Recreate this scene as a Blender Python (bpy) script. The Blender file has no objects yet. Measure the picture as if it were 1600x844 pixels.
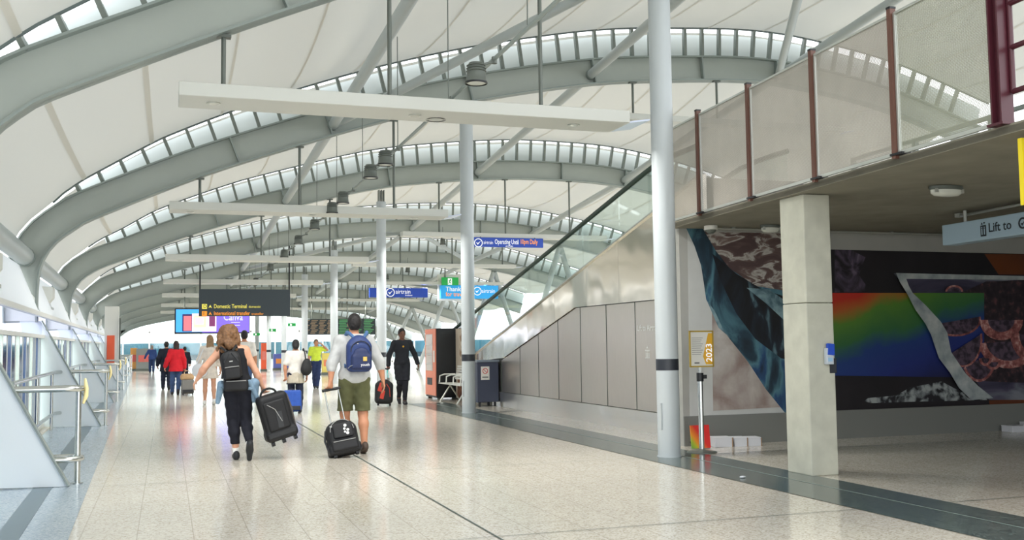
import bpy, bmesh, math, random
import numpy as np
from mathutils import Matrix, Vector, Euler
PI = math.pi
random.seed(4)
SC = bpy.context.scene
COL = SC.collection

# ---------------------------------------------------------------- camera, sky, exposure
F_PX, EYE = 1600.0, 1.42
RIGHT = Vector((0.94786158, -0.31843014, -0.01267548))
UP = Vector((-0.01067712, -0.07148432, 0.99738458))
FWD = Vector((0.31850341, 0.94524718, 0.07115716))
cam = bpy.data.objects.new('camera', bpy.data.cameras.new('camera'))
COL.objects.link(cam)
cam.data.sensor_width = 36.0
cam.data.lens = 36.0
cam.data.clip_end = 2000
m = Matrix.Identity(4)
for i in range(3):
    m[i][0], m[i][1], m[i][2] = RIGHT[i], UP[i], -FWD[i]
m.translation = Vector((0, 0, EYE))
cam.matrix_world = m
SC.camera = cam

world = bpy.data.worlds.new('sky')
SC.world = world
world.use_nodes = True
wn = world.node_tree
wn.nodes['Background'].inputs['Color'].default_value = (0.94, 0.972, 1.0, 1)
wn.nodes['Background'].inputs['Strength'].default_value = 1.9
sun = bpy.data.objects.new('sun', bpy.data.lights.new('sun', 'SUN'))
COL.objects.link(sun)
sun.data.energy = 0.8
sun.data.angle = math.radians(12)
sun.data.color = (1.0, 0.97, 0.92)
sun.rotation_euler = (math.radians(24), math.radians(-26), 0)

vs = SC.view_settings
vs.view_transform = 'Standard'
vs.look = 'None'
vs.exposure = 0.72
vs.gamma = 1.0
vs.use_curve_mapping = False
SC.cycles.use_denoising = True
SC.cycles.max_bounces = 10
SC.cycles.diffuse_bounces = 6
SC.cycles.glossy_bounces = 4
SC.cycles.transparent_max_bounces = 16
SC.cycles.caustics_reflective = False
SC.cycles.caustics_refractive = False

def at(px, py, Y):
    """point of the photograph on the cross-hall plane at distance Y"""
    d = RIGHT * (px - 800) + UP * (422 - py) + FWD * F_PX
    t = Y / d.y
    return Vector((d.x * t, Y, EYE + d.z * t))

# ---------------------------------------------------------------- materials
def lin(c):
    return tuple(((v / 255) / 12.92 if v / 255 <= 0.04045 else ((v / 255 + 0.055) / 1.055) ** 2.4) for v in c)

MATS = {}
def mat(name, rgb, rough=0.5, metal=0.0, var=0.0, scale=8.0, bump=0.0, emit=0.0, spec=0.5, detail=3.0, stretch=None):
    if name in MATS:
        return MATS[name]
    m = bpy.data.materials.new(name)
    m.use_nodes = True
    nt = m.node_tree
    b = nt.nodes['Principled BSDF']
    c = lin(rgb)
    b.inputs['Roughness'].default_value = rough
    b.inputs['Metallic'].default_value = metal
    b.inputs['Specular IOR Level'].default_value = spec
    b.inputs['Base Color'].default_value = (*c, 1)
    if emit:
        b.inputs['Emission Color'].default_value = (*c, 1)
        b.inputs['Emission Strength'].default_value = emit
    if var or bump:
        tc = nt.nodes.new('ShaderNodeTexCoord')
        nz = nt.nodes.new('ShaderNodeTexNoise')
        nz.inputs['Scale'].default_value = scale
        nz.inputs['Detail'].default_value = detail
        if stretch:
            mp = nt.nodes.new('ShaderNodeMapping')
            mp.inputs['Scale'].default_value = stretch
            nt.links.new(tc.outputs['Object'], mp.inputs['Vector'])
            nt.links.new(mp.outputs['Vector'], nz.inputs['Vector'])
        else:
            nt.links.new(tc.outputs['Object'], nz.inputs['Vector'])
        if var:
            r = nt.nodes.new('ShaderNodeValToRGB')
            r.color_ramp.elements[0].position = 0.3
            r.color_ramp.elements[1].position = 0.7
            r.color_ramp.elements[0].color = (*[max(0, v * (1 - var)) for v in c], 1)
            r.color_ramp.elements[1].color = (*[min(1, v * (1 + var)) for v in c], 1)
            nt.links.new(nz.outputs['Fac'], r.inputs['Fac'])
            nt.links.new(r.outputs['Color'], b.inputs['Base Color'])
        if bump:
            bp = nt.nodes.new('ShaderNodeBump')
            bp.inputs['Strength'].default_value = bump
            bp.inputs['Distance'].default_value = 0.02
            nt.links.new(nz.outputs['Fac'], bp.inputs['Height'])
            nt.links.new(bp.outputs['Normal'], b.inputs['Normal'])
    MATS[name] = m
    return m

def ramp_mat(name, stops, scale=3.0, rough=0.6, detail=6.0, distortion=0.0, stretch=(1, 1, 1), kind='noise', rot=(0, 0, 0)):
    m = bpy.data.materials.new(name)
    m.use_nodes = True
    nt = m.node_tree
    b = nt.nodes['Principled BSDF']
    b.inputs['Roughness'].default_value = rough
    tc = nt.nodes.new('ShaderNodeTexCoord')
    mp = nt.nodes.new('ShaderNodeMapping')
    mp.inputs['Scale'].default_value = stretch
    mp.inputs['Rotation'].default_value = rot
    nt.links.new(tc.outputs['Object'], mp.inputs['Vector'])
    if kind == 'noise':
        t = nt.nodes.new('ShaderNodeTexNoise')
        t.inputs['Scale'].default_value = scale
        t.inputs['Detail'].default_value = detail
        t.inputs['Distortion'].default_value = distortion
        out = t.outputs['Fac']
    else:
        t = nt.nodes.new('ShaderNodeTexWave')
        t.inputs['Scale'].default_value = scale
        t.inputs['Distortion'].default_value = distortion
        t.inputs['Detail'].default_value = detail
        out = t.outputs['Fac']
    nt.links.new(mp.outputs['Vector'], t.inputs['Vector'])
    r = nt.nodes.new('ShaderNodeValToRGB')
    el = r.color_ramp.elements
    while len(el) < len(stops):
        el.new(0.5)
    for e, (p, c) in zip(el, stops):
        e.position = p
        e.color = (*lin(c), 1)
    nt.links.new(out, r.inputs['Fac'])
    nt.links.new(r.outputs['Color'], b.inputs['Base Color'])
    return m

def terrazzo(name, base, dark, light, joint, pitch=0.405, offs=0.0, joint_w=0.004, rough=0.22, cross=True):
    """speckled stone tiles, joints on a square grid"""
    m = bpy.data.materials.new(name)
    m.use_nodes = True
    nt = m.node_tree
    N, Lk = nt.nodes, nt.links
    b = N['Principled BSDF']
    tc = N.new('ShaderNodeTexCoord')
    vo = N.new('ShaderNodeTexVoronoi')
    vo.inputs['Scale'].default_value = 70
    nz = N.new('ShaderNodeTexNoise')
    nz.inputs['Scale'].default_value = 0.9
    nz.inputs['Detail'].default_value = 5
    for n in (vo, nz):
        Lk.new(tc.outputs['Object'], n.inputs['Vector'])
    sp = N.new('ShaderNodeSeparateColor')
    Lk.new(vo.outputs['Color'], sp.inputs['Color'])
    r = N.new('ShaderNodeValToRGB')
    el = r.color_ramp.elements
    el.new(0.5)
    for e, (p, c) in zip(el, ((0.0, dark), (0.35, base), (1.0, light))):
        e.position = p
        e.color = (*lin(c), 1)
    Lk.new(sp.outputs['Red'], r.inputs['Fac'])
    mx = N.new('ShaderNodeMix')
    mx.data_type = 'RGBA'
    mx.blend_type = 'MULTIPLY'
    mx.inputs['Factor'].default_value = 0.18
    Lk.new(r.outputs['Color'], mx.inputs['A'])
    Lk.new(nz.outputs['Fac'], mx.inputs['B'])
    sx = N.new('ShaderNodeSeparateXYZ')
    Lk.new(tc.outputs['Object'], sx.inputs[0])
    def grid(sock, p, o, w):
        a = N.new('ShaderNodeMath'); a.operation = 'ADD'; a.inputs[1].default_value = o
        Lk.new(sock, a.inputs[0])
        pp = N.new('ShaderNodeMath'); pp.operation = 'PINGPONG'; pp.inputs[1].default_value = p / 2
        Lk.new(a.outputs[0], pp.inputs[0])
        c = N.new('ShaderNodeMath'); c.operation = 'LESS_THAN'; c.inputs[1].default_value = w
        Lk.new(pp.outputs[0], c.inputs[0])
        return c.outputs[0]
    gx = grid(sx.outputs['X'], pitch, pitch / 2 * 0 + offs, joint_w)
    gy = grid(sx.outputs['Y'], pitch, 0.0, joint_w * 0.5)
    ad = N.new('ShaderNodeMath'); ad.operation = 'MAXIMUM'
    Lk.new(gx, ad.inputs[0]); Lk.new(gy, ad.inputs[1])
    ml = N.new('ShaderNodeMath'); ml.operation = 'MULTIPLY'; ml.inputs[1].default_value = 0.55
    Lk.new(ad.outputs[0], ml.inputs[0])
    m2 = N.new('ShaderNodeMix')
    m2.data_type = 'RGBA'
    Lk.new(ml.outputs[0], m2.inputs['Factor'])
    Lk.new(mx.outputs['Result'], m2.inputs['A'])
    m2.inputs['B'].default_value = (*lin(joint), 1)
    Lk.new(m2.outputs['Result'], b.inputs['Base Color'])
    b.inputs['Roughness'].default_value = rough
    return m

def glass(name, tint=(225, 240, 235), clear=0.85, rough=0.03):
    m = bpy.data.materials.new(name)
    m.use_nodes = True
    nt = m.node_tree
    nt.nodes.remove(nt.nodes['Principled BSDF'])
    tr = nt.nodes.new('ShaderNodeBsdfTransparent')
    tr.inputs['Color'].default_value = (*lin(tint), 1)
    gl = nt.nodes.new('ShaderNodeBsdfGlossy')
    gl.inputs['Roughness'].default_value = rough
    mx = nt.nodes.new('ShaderNodeMixShader')
    mx.inputs['Fac'].default_value = 1 - clear
    nt.links.new(tr.outputs[0], mx.inputs[1])
    nt.links.new(gl.outputs[0], mx.inputs[2])
    nt.links.new(mx.outputs[0], nt.nodes['Material Output'].inputs['Surface'])
    return m

def membrane(name, rgb, trans=0.5):
    m = bpy.data.materials.new(name)
    m.use_nodes = True
    nt = m.node_tree
    nt.nodes.remove(nt.nodes['Principled BSDF'])
    d = nt.nodes.new('ShaderNodeBsdfDiffuse')
    t = nt.nodes.new('ShaderNodeBsdfTranslucent')
    d.inputs['Color'].default_value = (*lin(rgb), 1)
    t.inputs['Color'].default_value = (*lin(rgb), 1)
    mx = nt.nodes.new('ShaderNodeMixShader')
    mx.inputs['Fac'].default_value = trans
    nt.links.new(d.outputs[0], mx.inputs[1])
    nt.links.new(t.outputs[0], mx.inputs[2])
    nt.links.new(mx.outputs[0], nt.nodes['Material Output'].inputs['Surface'])
    return m

def perforated(name, rgb, pitch=0.012, hole=0.0042):
    """sheet with round holes on a grid across Y and Z"""
    m = bpy.data.materials.new(name)
    m.use_nodes = True
    nt = m.node_tree
    N, Lk = nt.nodes, nt.links
    b = N['Principled BSDF']
    b.inputs['Roughness'].default_value = 0.5
    tc = N.new('ShaderNodeTexCoord')
    nz = N.new('ShaderNodeTexNoise'); nz.inputs['Scale'].default_value = 2.2; nz.inputs['Detail'].default_value = 6
    Lk.new(tc.outputs['Object'], nz.inputs['Vector'])
    r = N.new('ShaderNodeValToRGB')
    c = lin(rgb)
    r.color_ramp.elements[0].position = 0.3; r.color_ramp.elements[1].position = 0.75
    r.color_ramp.elements[0].color = (*[v * 0.86 for v in c], 1)
    r.color_ramp.elements[1].color = (*[min(1, v * 1.08) for v in c], 1)
    Lk.new(nz.outputs['Fac'], r.inputs['Fac'])
    Lk.new(r.outputs['Color'], b.inputs['Base Color'])
    sx = N.new('ShaderNodeSeparateXYZ')
    Lk.new(tc.outputs['Object'], sx.inputs[0])
    sq = []
    for ax in ('Y', 'Z'):
        p = N.new('ShaderNodeMath'); p.operation = 'PINGPONG'; p.inputs[1].default_value = pitch / 2
        Lk.new(sx.outputs[ax], p.inputs[0])
        q = N.new('ShaderNodeMath'); q.operation = 'POWER'; q.inputs[1].default_value = 2
        Lk.new(p.outputs[0], q.inputs[0])
        sq.append(q.outputs[0])
    a = N.new('ShaderNodeMath'); a.operation = 'ADD'
    Lk.new(sq[0], a.inputs[0]); Lk.new(sq[1], a.inputs[1])
    lt = N.new('ShaderNodeMath'); lt.operation = 'LESS_THAN'; lt.inputs[1].default_value = hole * hole
    Lk.new(a.outputs[0], lt.inputs[0])
    tr = N.new('ShaderNodeBsdfTransparent')
    mx = N.new('ShaderNodeMixShader')
    Lk.new(lt.outputs[0], mx.inputs['Fac'])
    Lk.new(b.outputs[0], mx.inputs[1])
    Lk.new(tr.outputs[0], mx.inputs[2])
    Lk.new(mx.outputs[0], N['Material Output'].inputs['Surface'])
    return m

M_FLOOR = terrazzo('terrazzo_beige', (222, 215, 200), (190, 181, 162), (237, 231, 220), (160, 153, 138), rough=0.13, offs=0.2)
M_STRIP = terrazzo('terrazzo_dark', (86, 98, 96), (58, 66, 66), (120, 132, 128), (70, 80, 80), rough=0.18)
M_BLUE = terrazzo('granite_blue', (162, 178, 188), (130, 146, 158), (186, 198, 206), (140, 155, 165), pitch=0.6, rough=0.2)
M_JOINT = mat('joint_dark', (60, 78, 72), 0.6)
M_DRAIN = mat('drain_steel', (120, 138, 146), 0.35, 0.6)
M_SILL = mat('sill_beige', (225, 218, 200), 0.5)
M_MEMB = membrane('roof_fabric', (216, 217, 213), 0.085)
M_SEAM = membrane('seam_grey', (222, 220, 212), 0.085)
M_STEEL = mat('painted_steel', (166, 173, 167), 0.5, var=0.03, scale=1.5)
M_STEELD = mat('painted_steel_flange', (142, 152, 148), 0.5)
M_TUBE = mat('painted_tube', (174, 182, 182), 0.4)
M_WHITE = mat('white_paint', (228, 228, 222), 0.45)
M_BATTEN = mat('batten_paint', (204, 206, 200), 0.45)
M_STRUT = mat('strut_paint', (120, 128, 122), 0.5)
M_COLUMN = mat('column_paint', (186, 193, 196), 0.4, var=0.02, scale=3)
M_BAND = mat('black_band', (40, 44, 52), 0.4)
M_BLACK = mat('black_metal', (24, 26, 30), 0.45)
M_DARKGREY = mat('lamp_grey', (104, 110, 104), 0.45, 0.3)
M_LENS = mat('lamp_lens', (212, 214, 205), 0.25)
M_CHROME = mat('satin_steel', (205, 208, 205), 0.22, 1.0)
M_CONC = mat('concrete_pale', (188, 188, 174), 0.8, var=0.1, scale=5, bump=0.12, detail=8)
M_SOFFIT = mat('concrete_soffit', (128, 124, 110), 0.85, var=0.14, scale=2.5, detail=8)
M_MESH = perforated('perforated_sheet', (178, 172, 162), hole=0.0027)
M_MESH2 = perforated('perforated_open_sheet', (158, 160, 142), hole=0.0036)
M_MAROON = mat('maroon_paint', (74, 30, 40), 0.4)
M_BROWN = mat('brown_post', (100, 66, 54), 0.5)
M_ALU = mat('aluminium', (205, 208, 202), 0.35, 0.7)
M_BRUSH = mat('brushed_steel', (214, 207, 196), 0.34, 1.0, var=0.05, scale=3, stretch=(1, 60, 1))
M_POLISH = mat('polished_steel', (238, 230, 216), 0.11, 1.0, scale=1.1, bump=0.8, detail=1)
M_SKIRT = mat('polished_skirting', (240, 238, 230), 0.28, 1.0, scale=2.6, bump=0.9, detail=1)
M_GLASS = glass('clear_glass', (244, 251, 249), 0.9)
M_HANDRAIL = mat('handrail_rubber', (18, 52, 40), 0.4)
M_PLASTER = mat('undercroft_wall', (170, 170, 165), 0.8, var=0.05, scale=3)
M_NAVYGLASS = mat('navy_glass', (58, 78, 118), 0.08)
M_PALEGLASS = glass('pale_glass', (150, 172, 205), 0.8, 0.15)
M_CLER = membrane('clerestory_white', (212, 220, 220), 0.12)
M_CHORD = mat('chord_paint', (96, 108, 108), 0.5)
M_LEFT = membrane('white_translucent', (244, 246, 248), 0.4)
M_FROST = glass('frosted_band', (236, 238, 248), 0.93, 0.25)
M_RED = mat('red_cloth', (200, 22, 38), 0.8, var=0.12, scale=12)

# ---------------------------------------------------------------- mesh helpers
class MB:
    def __init__(s):
        s.v, s.f = [], []
    def poly(s, pts):
        b = len(s.v); s.v += [tuple(p) for p in pts]; s.f.append(tuple(range(b, b + len(pts)))); return s
    def box(s, c, d, R=None):
        b = len(s.v)
        for x in (-.5, .5):
            for y in (-.5, .5):
                for z in (-.5, .5):
                    p = Vector((x * d[0], y * d[1], z * d[2]))
                    if R is not None: p = R @ p
                    s.v.append(tuple(p + Vector(c)))
        for q in ((0, 1, 3, 2), (4, 6, 7, 5), (0, 4, 5, 1), (2, 3, 7, 6), (0, 2, 6, 4), (1, 5, 7, 3)):
            s.f.append(tuple(b + i for i in q))
        return s
    def bar(s, a, b_, w, t, up=(0, 0, 1)):
        """rectangular bar from a to b_; w across, t along 'up'"""
        a, b_ = Vector(a), Vector(b_); d = (b_ - a); L = d.length; d.normalize()
        u = Vector(up); u = (u - d * u.dot(d))
        if u.length < 1e-4: u = Vector((1, 0, 0)) - d * d.x
        u.normalize(); w_ = d.cross(u)
        R = Matrix((w_, d, u)).transposed()
        return s.box((a + b_) / 2, (w, L, t), R)
    def tube(s, pts, r, n=12, caps=True):
        pts = [Vector(p) for p in pts]
        rs = r if isinstance(r, (list, tuple)) else [r] * len(pts)
        b = len(s.v); prev = None
        for i, p in enumerate(pts):
            d = (pts[min(i + 1, len(pts) - 1)] - pts[max(i - 1, 0)])
            d = d.normalized() if d.length > 1e-9 else Vector((0, 0, 1))
            if prev is None:
                u = Vector((0, 0, 1)) if abs(d.z) < .9 else Vector((1, 0, 0))
            else: u = prev
            u = (u - d * u.dot(d)).normalized(); prev = u; w = d.cross(u)
            for k in range(n):
                a = 2 * PI * k / n
                s.v.append(tuple(p + (u * math.cos(a) + w * math.sin(a)) * rs[i]))
        for i in range(len(pts) - 1):
            for k in range(n):
                k2 = (k + 1) % n
                s.f.append((b + i * n + k, b + i * n + k2, b + (i + 1) * n + k2, b + (i + 1) * n + k))
        if caps:
            s.f.append(tuple(b + k for k in range(n - 1, -1, -1)))
            e = b + (len(pts) - 1) * n
            s.f.append(tuple(e + k for k in range(n)))
        return s
    def prism(s, pts, off):
        """closed polygon extruded by vector off"""
        b = len(s.v); n = len(pts); off = Vector(off)
        s.v += [tuple(p) for p in pts] + [tuple(Vector(p) + off) for p in pts]
        s.f.append(tuple(range(b, b + n))); s.f.append(tuple(range(b + 2 * n - 1, b + n - 1, -1)))
        for i in range(n):
            j = (i + 1) % n
            s.f.append((b + i, b + j, b + n + j, b + n + i))
        return s
    def grid(s, rows):
        b = len(s.v); nr, nc = len(rows), len(rows[0])
        for r in rows: s.v += [tuple(p) for p in r]
        for i in range(nr - 1):
            for j in range(nc - 1):
                s.f.append((b + i * nc + j, b + i * nc + j + 1, b + (i + 1) * nc + j + 1, b + (i + 1) * nc + j))
        return s
    def rings(s, rings, closed=True, caps=True):
        """loft through rings of equal length"""
        b = len(s.v); n = len(rings[0])
        for r in rings: s.v += [tuple(p) for p in r]
        for i in range(len(rings) - 1):
            for k in range(n if closed else n - 1):
                k2 = (k + 1) % n
                s.f.append((b + i * n + k, b + i * n + k2, b + (i + 1) * n + k2, b + (i + 1) * n + k))
        if caps:
            s.f.append(tuple(b + k for k in range(n - 1, -1, -1)))
            e = b + (len(rings) - 1) * n
            s.f.append(tuple(e + k for k in range(n)))
        return s
    def build(s, name, material, parent=None, smooth=False, bevel=0.0):
        o = Vector(parent.location) if parent is not None else Vector((0, 0, 0))
        if parent is not None and parent.parent is not None: o = o + parent.parent.location
        me = bpy.data.meshes.new(name)
        me.from_pydata([tuple(Vector(v) - o) for v in s.v], [], s.f)
        bm = bmesh.new(); bm.from_mesh(me); bmesh.ops.recalc_face_normals(bm, faces=bm.faces); bm.to_mesh(me); bm.free()
        if smooth:
            me.polygons.foreach_set('use_smooth', [True] * len(me.polygons))
            me.set_sharp_from_angle(angle=math.radians(40))
        me.materials.append(material)
        ob = bpy.data.objects.new(name, me)
        COL.objects.link(ob)
        if parent is not None: ob.parent = parent
        if bevel:
            bv = ob.modifiers.new('bevel', 'BEVEL'); bv.width = bevel; bv.segments = 2
        return ob

def thing(name, label, cat, loc=(0, 0, 0), group=None):
    o = bpy.data.objects.new(name, None)
    o.empty_display_size = 0.1
    COL.objects.link(o)
    o.location = loc
    o['label'] = label; o['category'] = cat
    if group: o['group'] = group
    return o
def tag(o, label, cat, group=None):
    o['label'] = label; o['category'] = cat
    if group: o['group'] = group
    return o
def lamp(loc, power, size=.1, col=(1, .98, .94), spread=150):
    l = bpy.data.lights.new('downlight_fill', 'AREA'); l.shape = 'DISK'; l.size = size; l.energy = power; l.color = col; l.spread = math.radians(spread)
    o = bpy.data.objects.new('downlight_fill', l); COL.objects.link(o); o.location = loc
    return o
def struct(o):
    o['kind'] = 'structure'
    return o
def copy_tree(o, parent=None):
    c = o.copy(); COL.objects.link(c)
    if parent is not None: c.parent = parent
    for ch in o.children: copy_tree(ch, c)
    return c
def text(body, size, loc, material, parent, rot=(PI / 2, 0, 0), bold=0.0, align='LEFT', squeeze=1.0, name='lettering', width=None):
    cu = bpy.data.curves.new(name, 'FONT')
    cu.body = body; cu.size = size; cu.align_x = align; cu.align_y = 'CENTER'
    cu.extrude = 0.001; cu.offset = bold * size; cu.resolution_u = 3
    cu.materials.append(material)
    t_ = bpy.data.objects.new('tmp', cu); COL.objects.link(t_)
    dg = bpy.context.evaluated_depsgraph_get()
    me = bpy.data.meshes.new_from_object(t_.evaluated_get(dg))
    bpy.data.objects.remove(t_); bpy.data.curves.remove(cu)
    me.name = name
    o = bpy.data.objects.new(name, me); COL.objects.link(o)
    o.location = Vector(loc) - (Vector(parent.location) if parent else Vector((0, 0, 0)))
    o.rotation_euler = rot
    xs_ = [v.co.x for v in me.vertices]
    o.scale.x = width / (max(xs_) - min(xs_)) if width else squeeze
    if parent: o.parent = parent
    return o
ORD = ['first', 'second', 'third', 'fourth', 'fifth', 'sixth', 'seventh', 'eighth', 'ninth', 'tenth', 'eleventh', 'twelfth']

# ---------------------------------------------------------------- roof geometry
def cat(P, n):
    P = [np.array(p, float) for p in P]
    P = [2 * P[0] - P[1]] + P + [2 * P[-1] - P[-2]]
    out = []
    for i in range(1, len(P) - 2):
        L = np.linalg.norm(P[i + 1] - P[i])
        for t in np.linspace(0, 1, max(3, int(L / 0.12)), endpoint=False):
            a, b, c, d = P[i - 1], P[i], P[i + 1], P[i + 2]
            out.append(0.5 * (2 * b + (c - a) * t + (2 * a - 5 * b + 4 * c - d) * t * t + (3 * b - a - 3 * c + d) * t ** 3))
    out.append(P[-2])
    out = np.array(out)
    s = np.concatenate([[0], np.cumsum(np.linalg.norm(np.diff(out, axis=0), axis=1))])
    q = np.linspace(0, s[-1], n)
    return np.stack([np.interp(q, s, out[:, 0]), np.interp(q, s, out[:, 1])], 1)

A2 = [(-2.21, 1.9), (-2.22, 2.3), (-2.21, 2.6), (-2.165, 2.914), (-1.98, 3.278), (-1.6, 3.60), (-1.17, 3.85), (.67, 4.68), (2.52, 5.37), (4.31, 5.975), (6.37, 6.53), (8.68, 6.99), (10.6, 7.2), (12.74, 7.33), (14.5, 7.2), (16.5, 6.85), (19, 6.1)]
A1 = [(x + .17, z if z < 2.5 else z + .12 + min(1, max(0, z - 2.9) / .6) * .17 + max(0, x) * .055) for x, z in A2]
A3 = [(-2.39, 1.9), (-2.40, 2.3), (-2.38, 2.5), (-2.33, 2.8), (-2.12, 3.19), (-1.63, 3.517), (-.8, 3.85), (.36, 4.35), (2.27, 4.975), (5.12, 5.75), (6.98, 6.07), (9.52, 6.30), (11.64, 6.32), (12.98, 6.245), (14.5, 6.0), (16.5, 5.5), (19, 4.6)]
A4 = [(-2.55, 1.9), (-2.56, 2.3), (-2.53, 2.55), (-2.43, 2.78), (-2.1, 3.13), (-1.73, 3.38), (-.756, 3.73), (.733, 4.2), (3.93, 4.97), (5.56, 5.25), (7.24, 5.42), (9, 5.54), (11, 5.57), (12.4, 5.50), (14.2, 5.28), (16.5, 4.8), (19, 4.0)]
A5 = [(-2.72, 1.9), (-2.73, 2.3), (-2.69, 2.5), (-2.58, 2.72), (-2.2, 3.02), (-1.7, 3.27), (-.8, 3.55), (.8, 3.95), (3.1, 4.55), (4.9, 4.87), (6.83, 5.03), (8.9, 5.11), (11, 5.12), (13, 5.05), (14.5, 4.85), (16.5, 4.4), (19, 3.7)]
def lower(A, dx, k):
    return [(x + dx, z if z < 2.6 else z - k * (0.12 + max(0, x) * 0.026)) for x, z in A]
PROF = {1: A1, 2: A2, 3: A3, 4: A4, 5: A5, 6: lower(A5, -.17, 1), 7: lower(A5, -.34, 2), 8: lower(A5, -.5, 3), 9: lower(A5, -.66, 4)}
YK = {k: 11.6 + 8.6 * (k - 1) for k in range(-2, 10)}
NS = 124
BOT, TOP, CHD = {}, {}, {}
DEPTH = 0.56
for k in PROF:
    b = cat(PROF[k], NS)
    t = np.gradient(b, axis=0); t /= np.linalg.norm(t, axis=1)[:, None]
    nrm = np.stack([-t[:, 1], t[:, 0]], 1)
    xr = b[:, 0] - b[0, 0]
    h = np.interp(xr, [0, .5, 1.0, 2.4, 4.6, 8, 12, 18], [0.02, .02, .16, .36, .50, .56, .62, .62])
    BOT[k], TOP[k], CHD[k] = b, b + nrm * DEPTH, b + nrm * (DEPTH + h[:, None])
for k in (0, -1, -2):   # the fabric runs on over the viewer
    CHD[k] = CHD[1] + np.stack([np.full(NS, .17 * (1 - k)), np.linspace(0, .9, NS) * (1 - k) * .5], 1)

# ---------------------------------------------------------------- setting: floor
def flat(x0, x1, y0, y1, z, name, m, slant=0.0):
    b = MB().poly([(x0 + slant * y0, y0, z), (x1 + slant * y0, y0, z), (x1 + slant * y1, y1, z), (x0 + slant * y1, y1, z)])
    return struct(b.build(name, m))
fl = MB().box((8.4, 38, -.05), (22.0, 96, .1)).build('floor', M_FLOOR); struct(fl)
gd = MB().box((20, 200, -.3), (600, 600, .2)).build('ground', mat('apron_concrete', (168, 170, 168), 0.9, var=.05, scale=.2)); struct(gd)
SL = -0.0205
def border_x(y): return -0.51 + SL * y
flat(5.47, 6.41, -8, 24.2, .004, 'trim_1', M_STRIP)
flat(6.02, 6.035, -8, 24.2, .006, 'trim_2', mat('pale_joint', (150, 165, 160), .5))
flat(-2.3, -0.51, -8, 84, .004, 'trim_3', M_BLUE, SL)
flat(-1.04, -0.86, -8, 84, .007, 'trim_4', M_DRAIN, SL)
jl = MB()
jl.poly([(2.302, -8, .005), (2.318, -8, .005), (2.318, 84, .005), (2.302, 84, .005)])
for y in [-1.3, 3.0, 7.28, 11.45, 15.73, 20.0, 24.3, 28.6, 32.9, 37.2]:
    jl.poly([(border_x(y), y, .005), (5.47, y, .005), (5.47, y + .01, .005), (border_x(y), y + .01, .005)])
    if y < 12: jl.poly([(6.41, y, .005), (16, y, .005), (16, y + .012, .005), (6.41, y + .012, .005)])
struct(jl.build('trim_5', M_JOINT))

# ---------------------------------------------------------------- setting: fabric roof
rf = MB(); sm = MB()
J0 = 6
for k in range(0, 9):
    A, B = CHD[k], CHD[k + 1]
    rows = []
    for t in np.linspace(0, 1, 9):
        y = (YK[k] + .24) * (1 - t) + (YK[k + 1] - .17) * t
        P = A * (1 - t) + B * t
        w = np.interp(P[:, 0], [-2.6, -1.0, 2], [0, .3, 1])
        z = P[:, 1] - .36 * 4 * t * (1 - t) * w
        rows.append([(P[i, 0], y, z[i]) for i in range(J0, NS)])
    rf.grid(rows)
    if k >= 0:
        for j in range(7, NS - J0 - 4, 7):
            pts = [(r[j][0], r[j][1], r[j][2] - .012) for r in rows]
            tn = (A[j + J0 + 1] - A[j + J0 - 1]); tn /= np.linalg.norm(tn)
            tw = tn * (.025 if j > 20 else .045)
            sm.grid([[(p[0] - tw[0], p[1], p[2] - tw[1]) for p in pts], [(p[0] + tw[0], p[1], p[2] + tw[1]) for p in pts]])
ceiling = struct(rf.build('ceiling', M_MEMB, smooth=True))
seams = struct(sm.build('ceiling_seam', M_SEAM))

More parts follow.
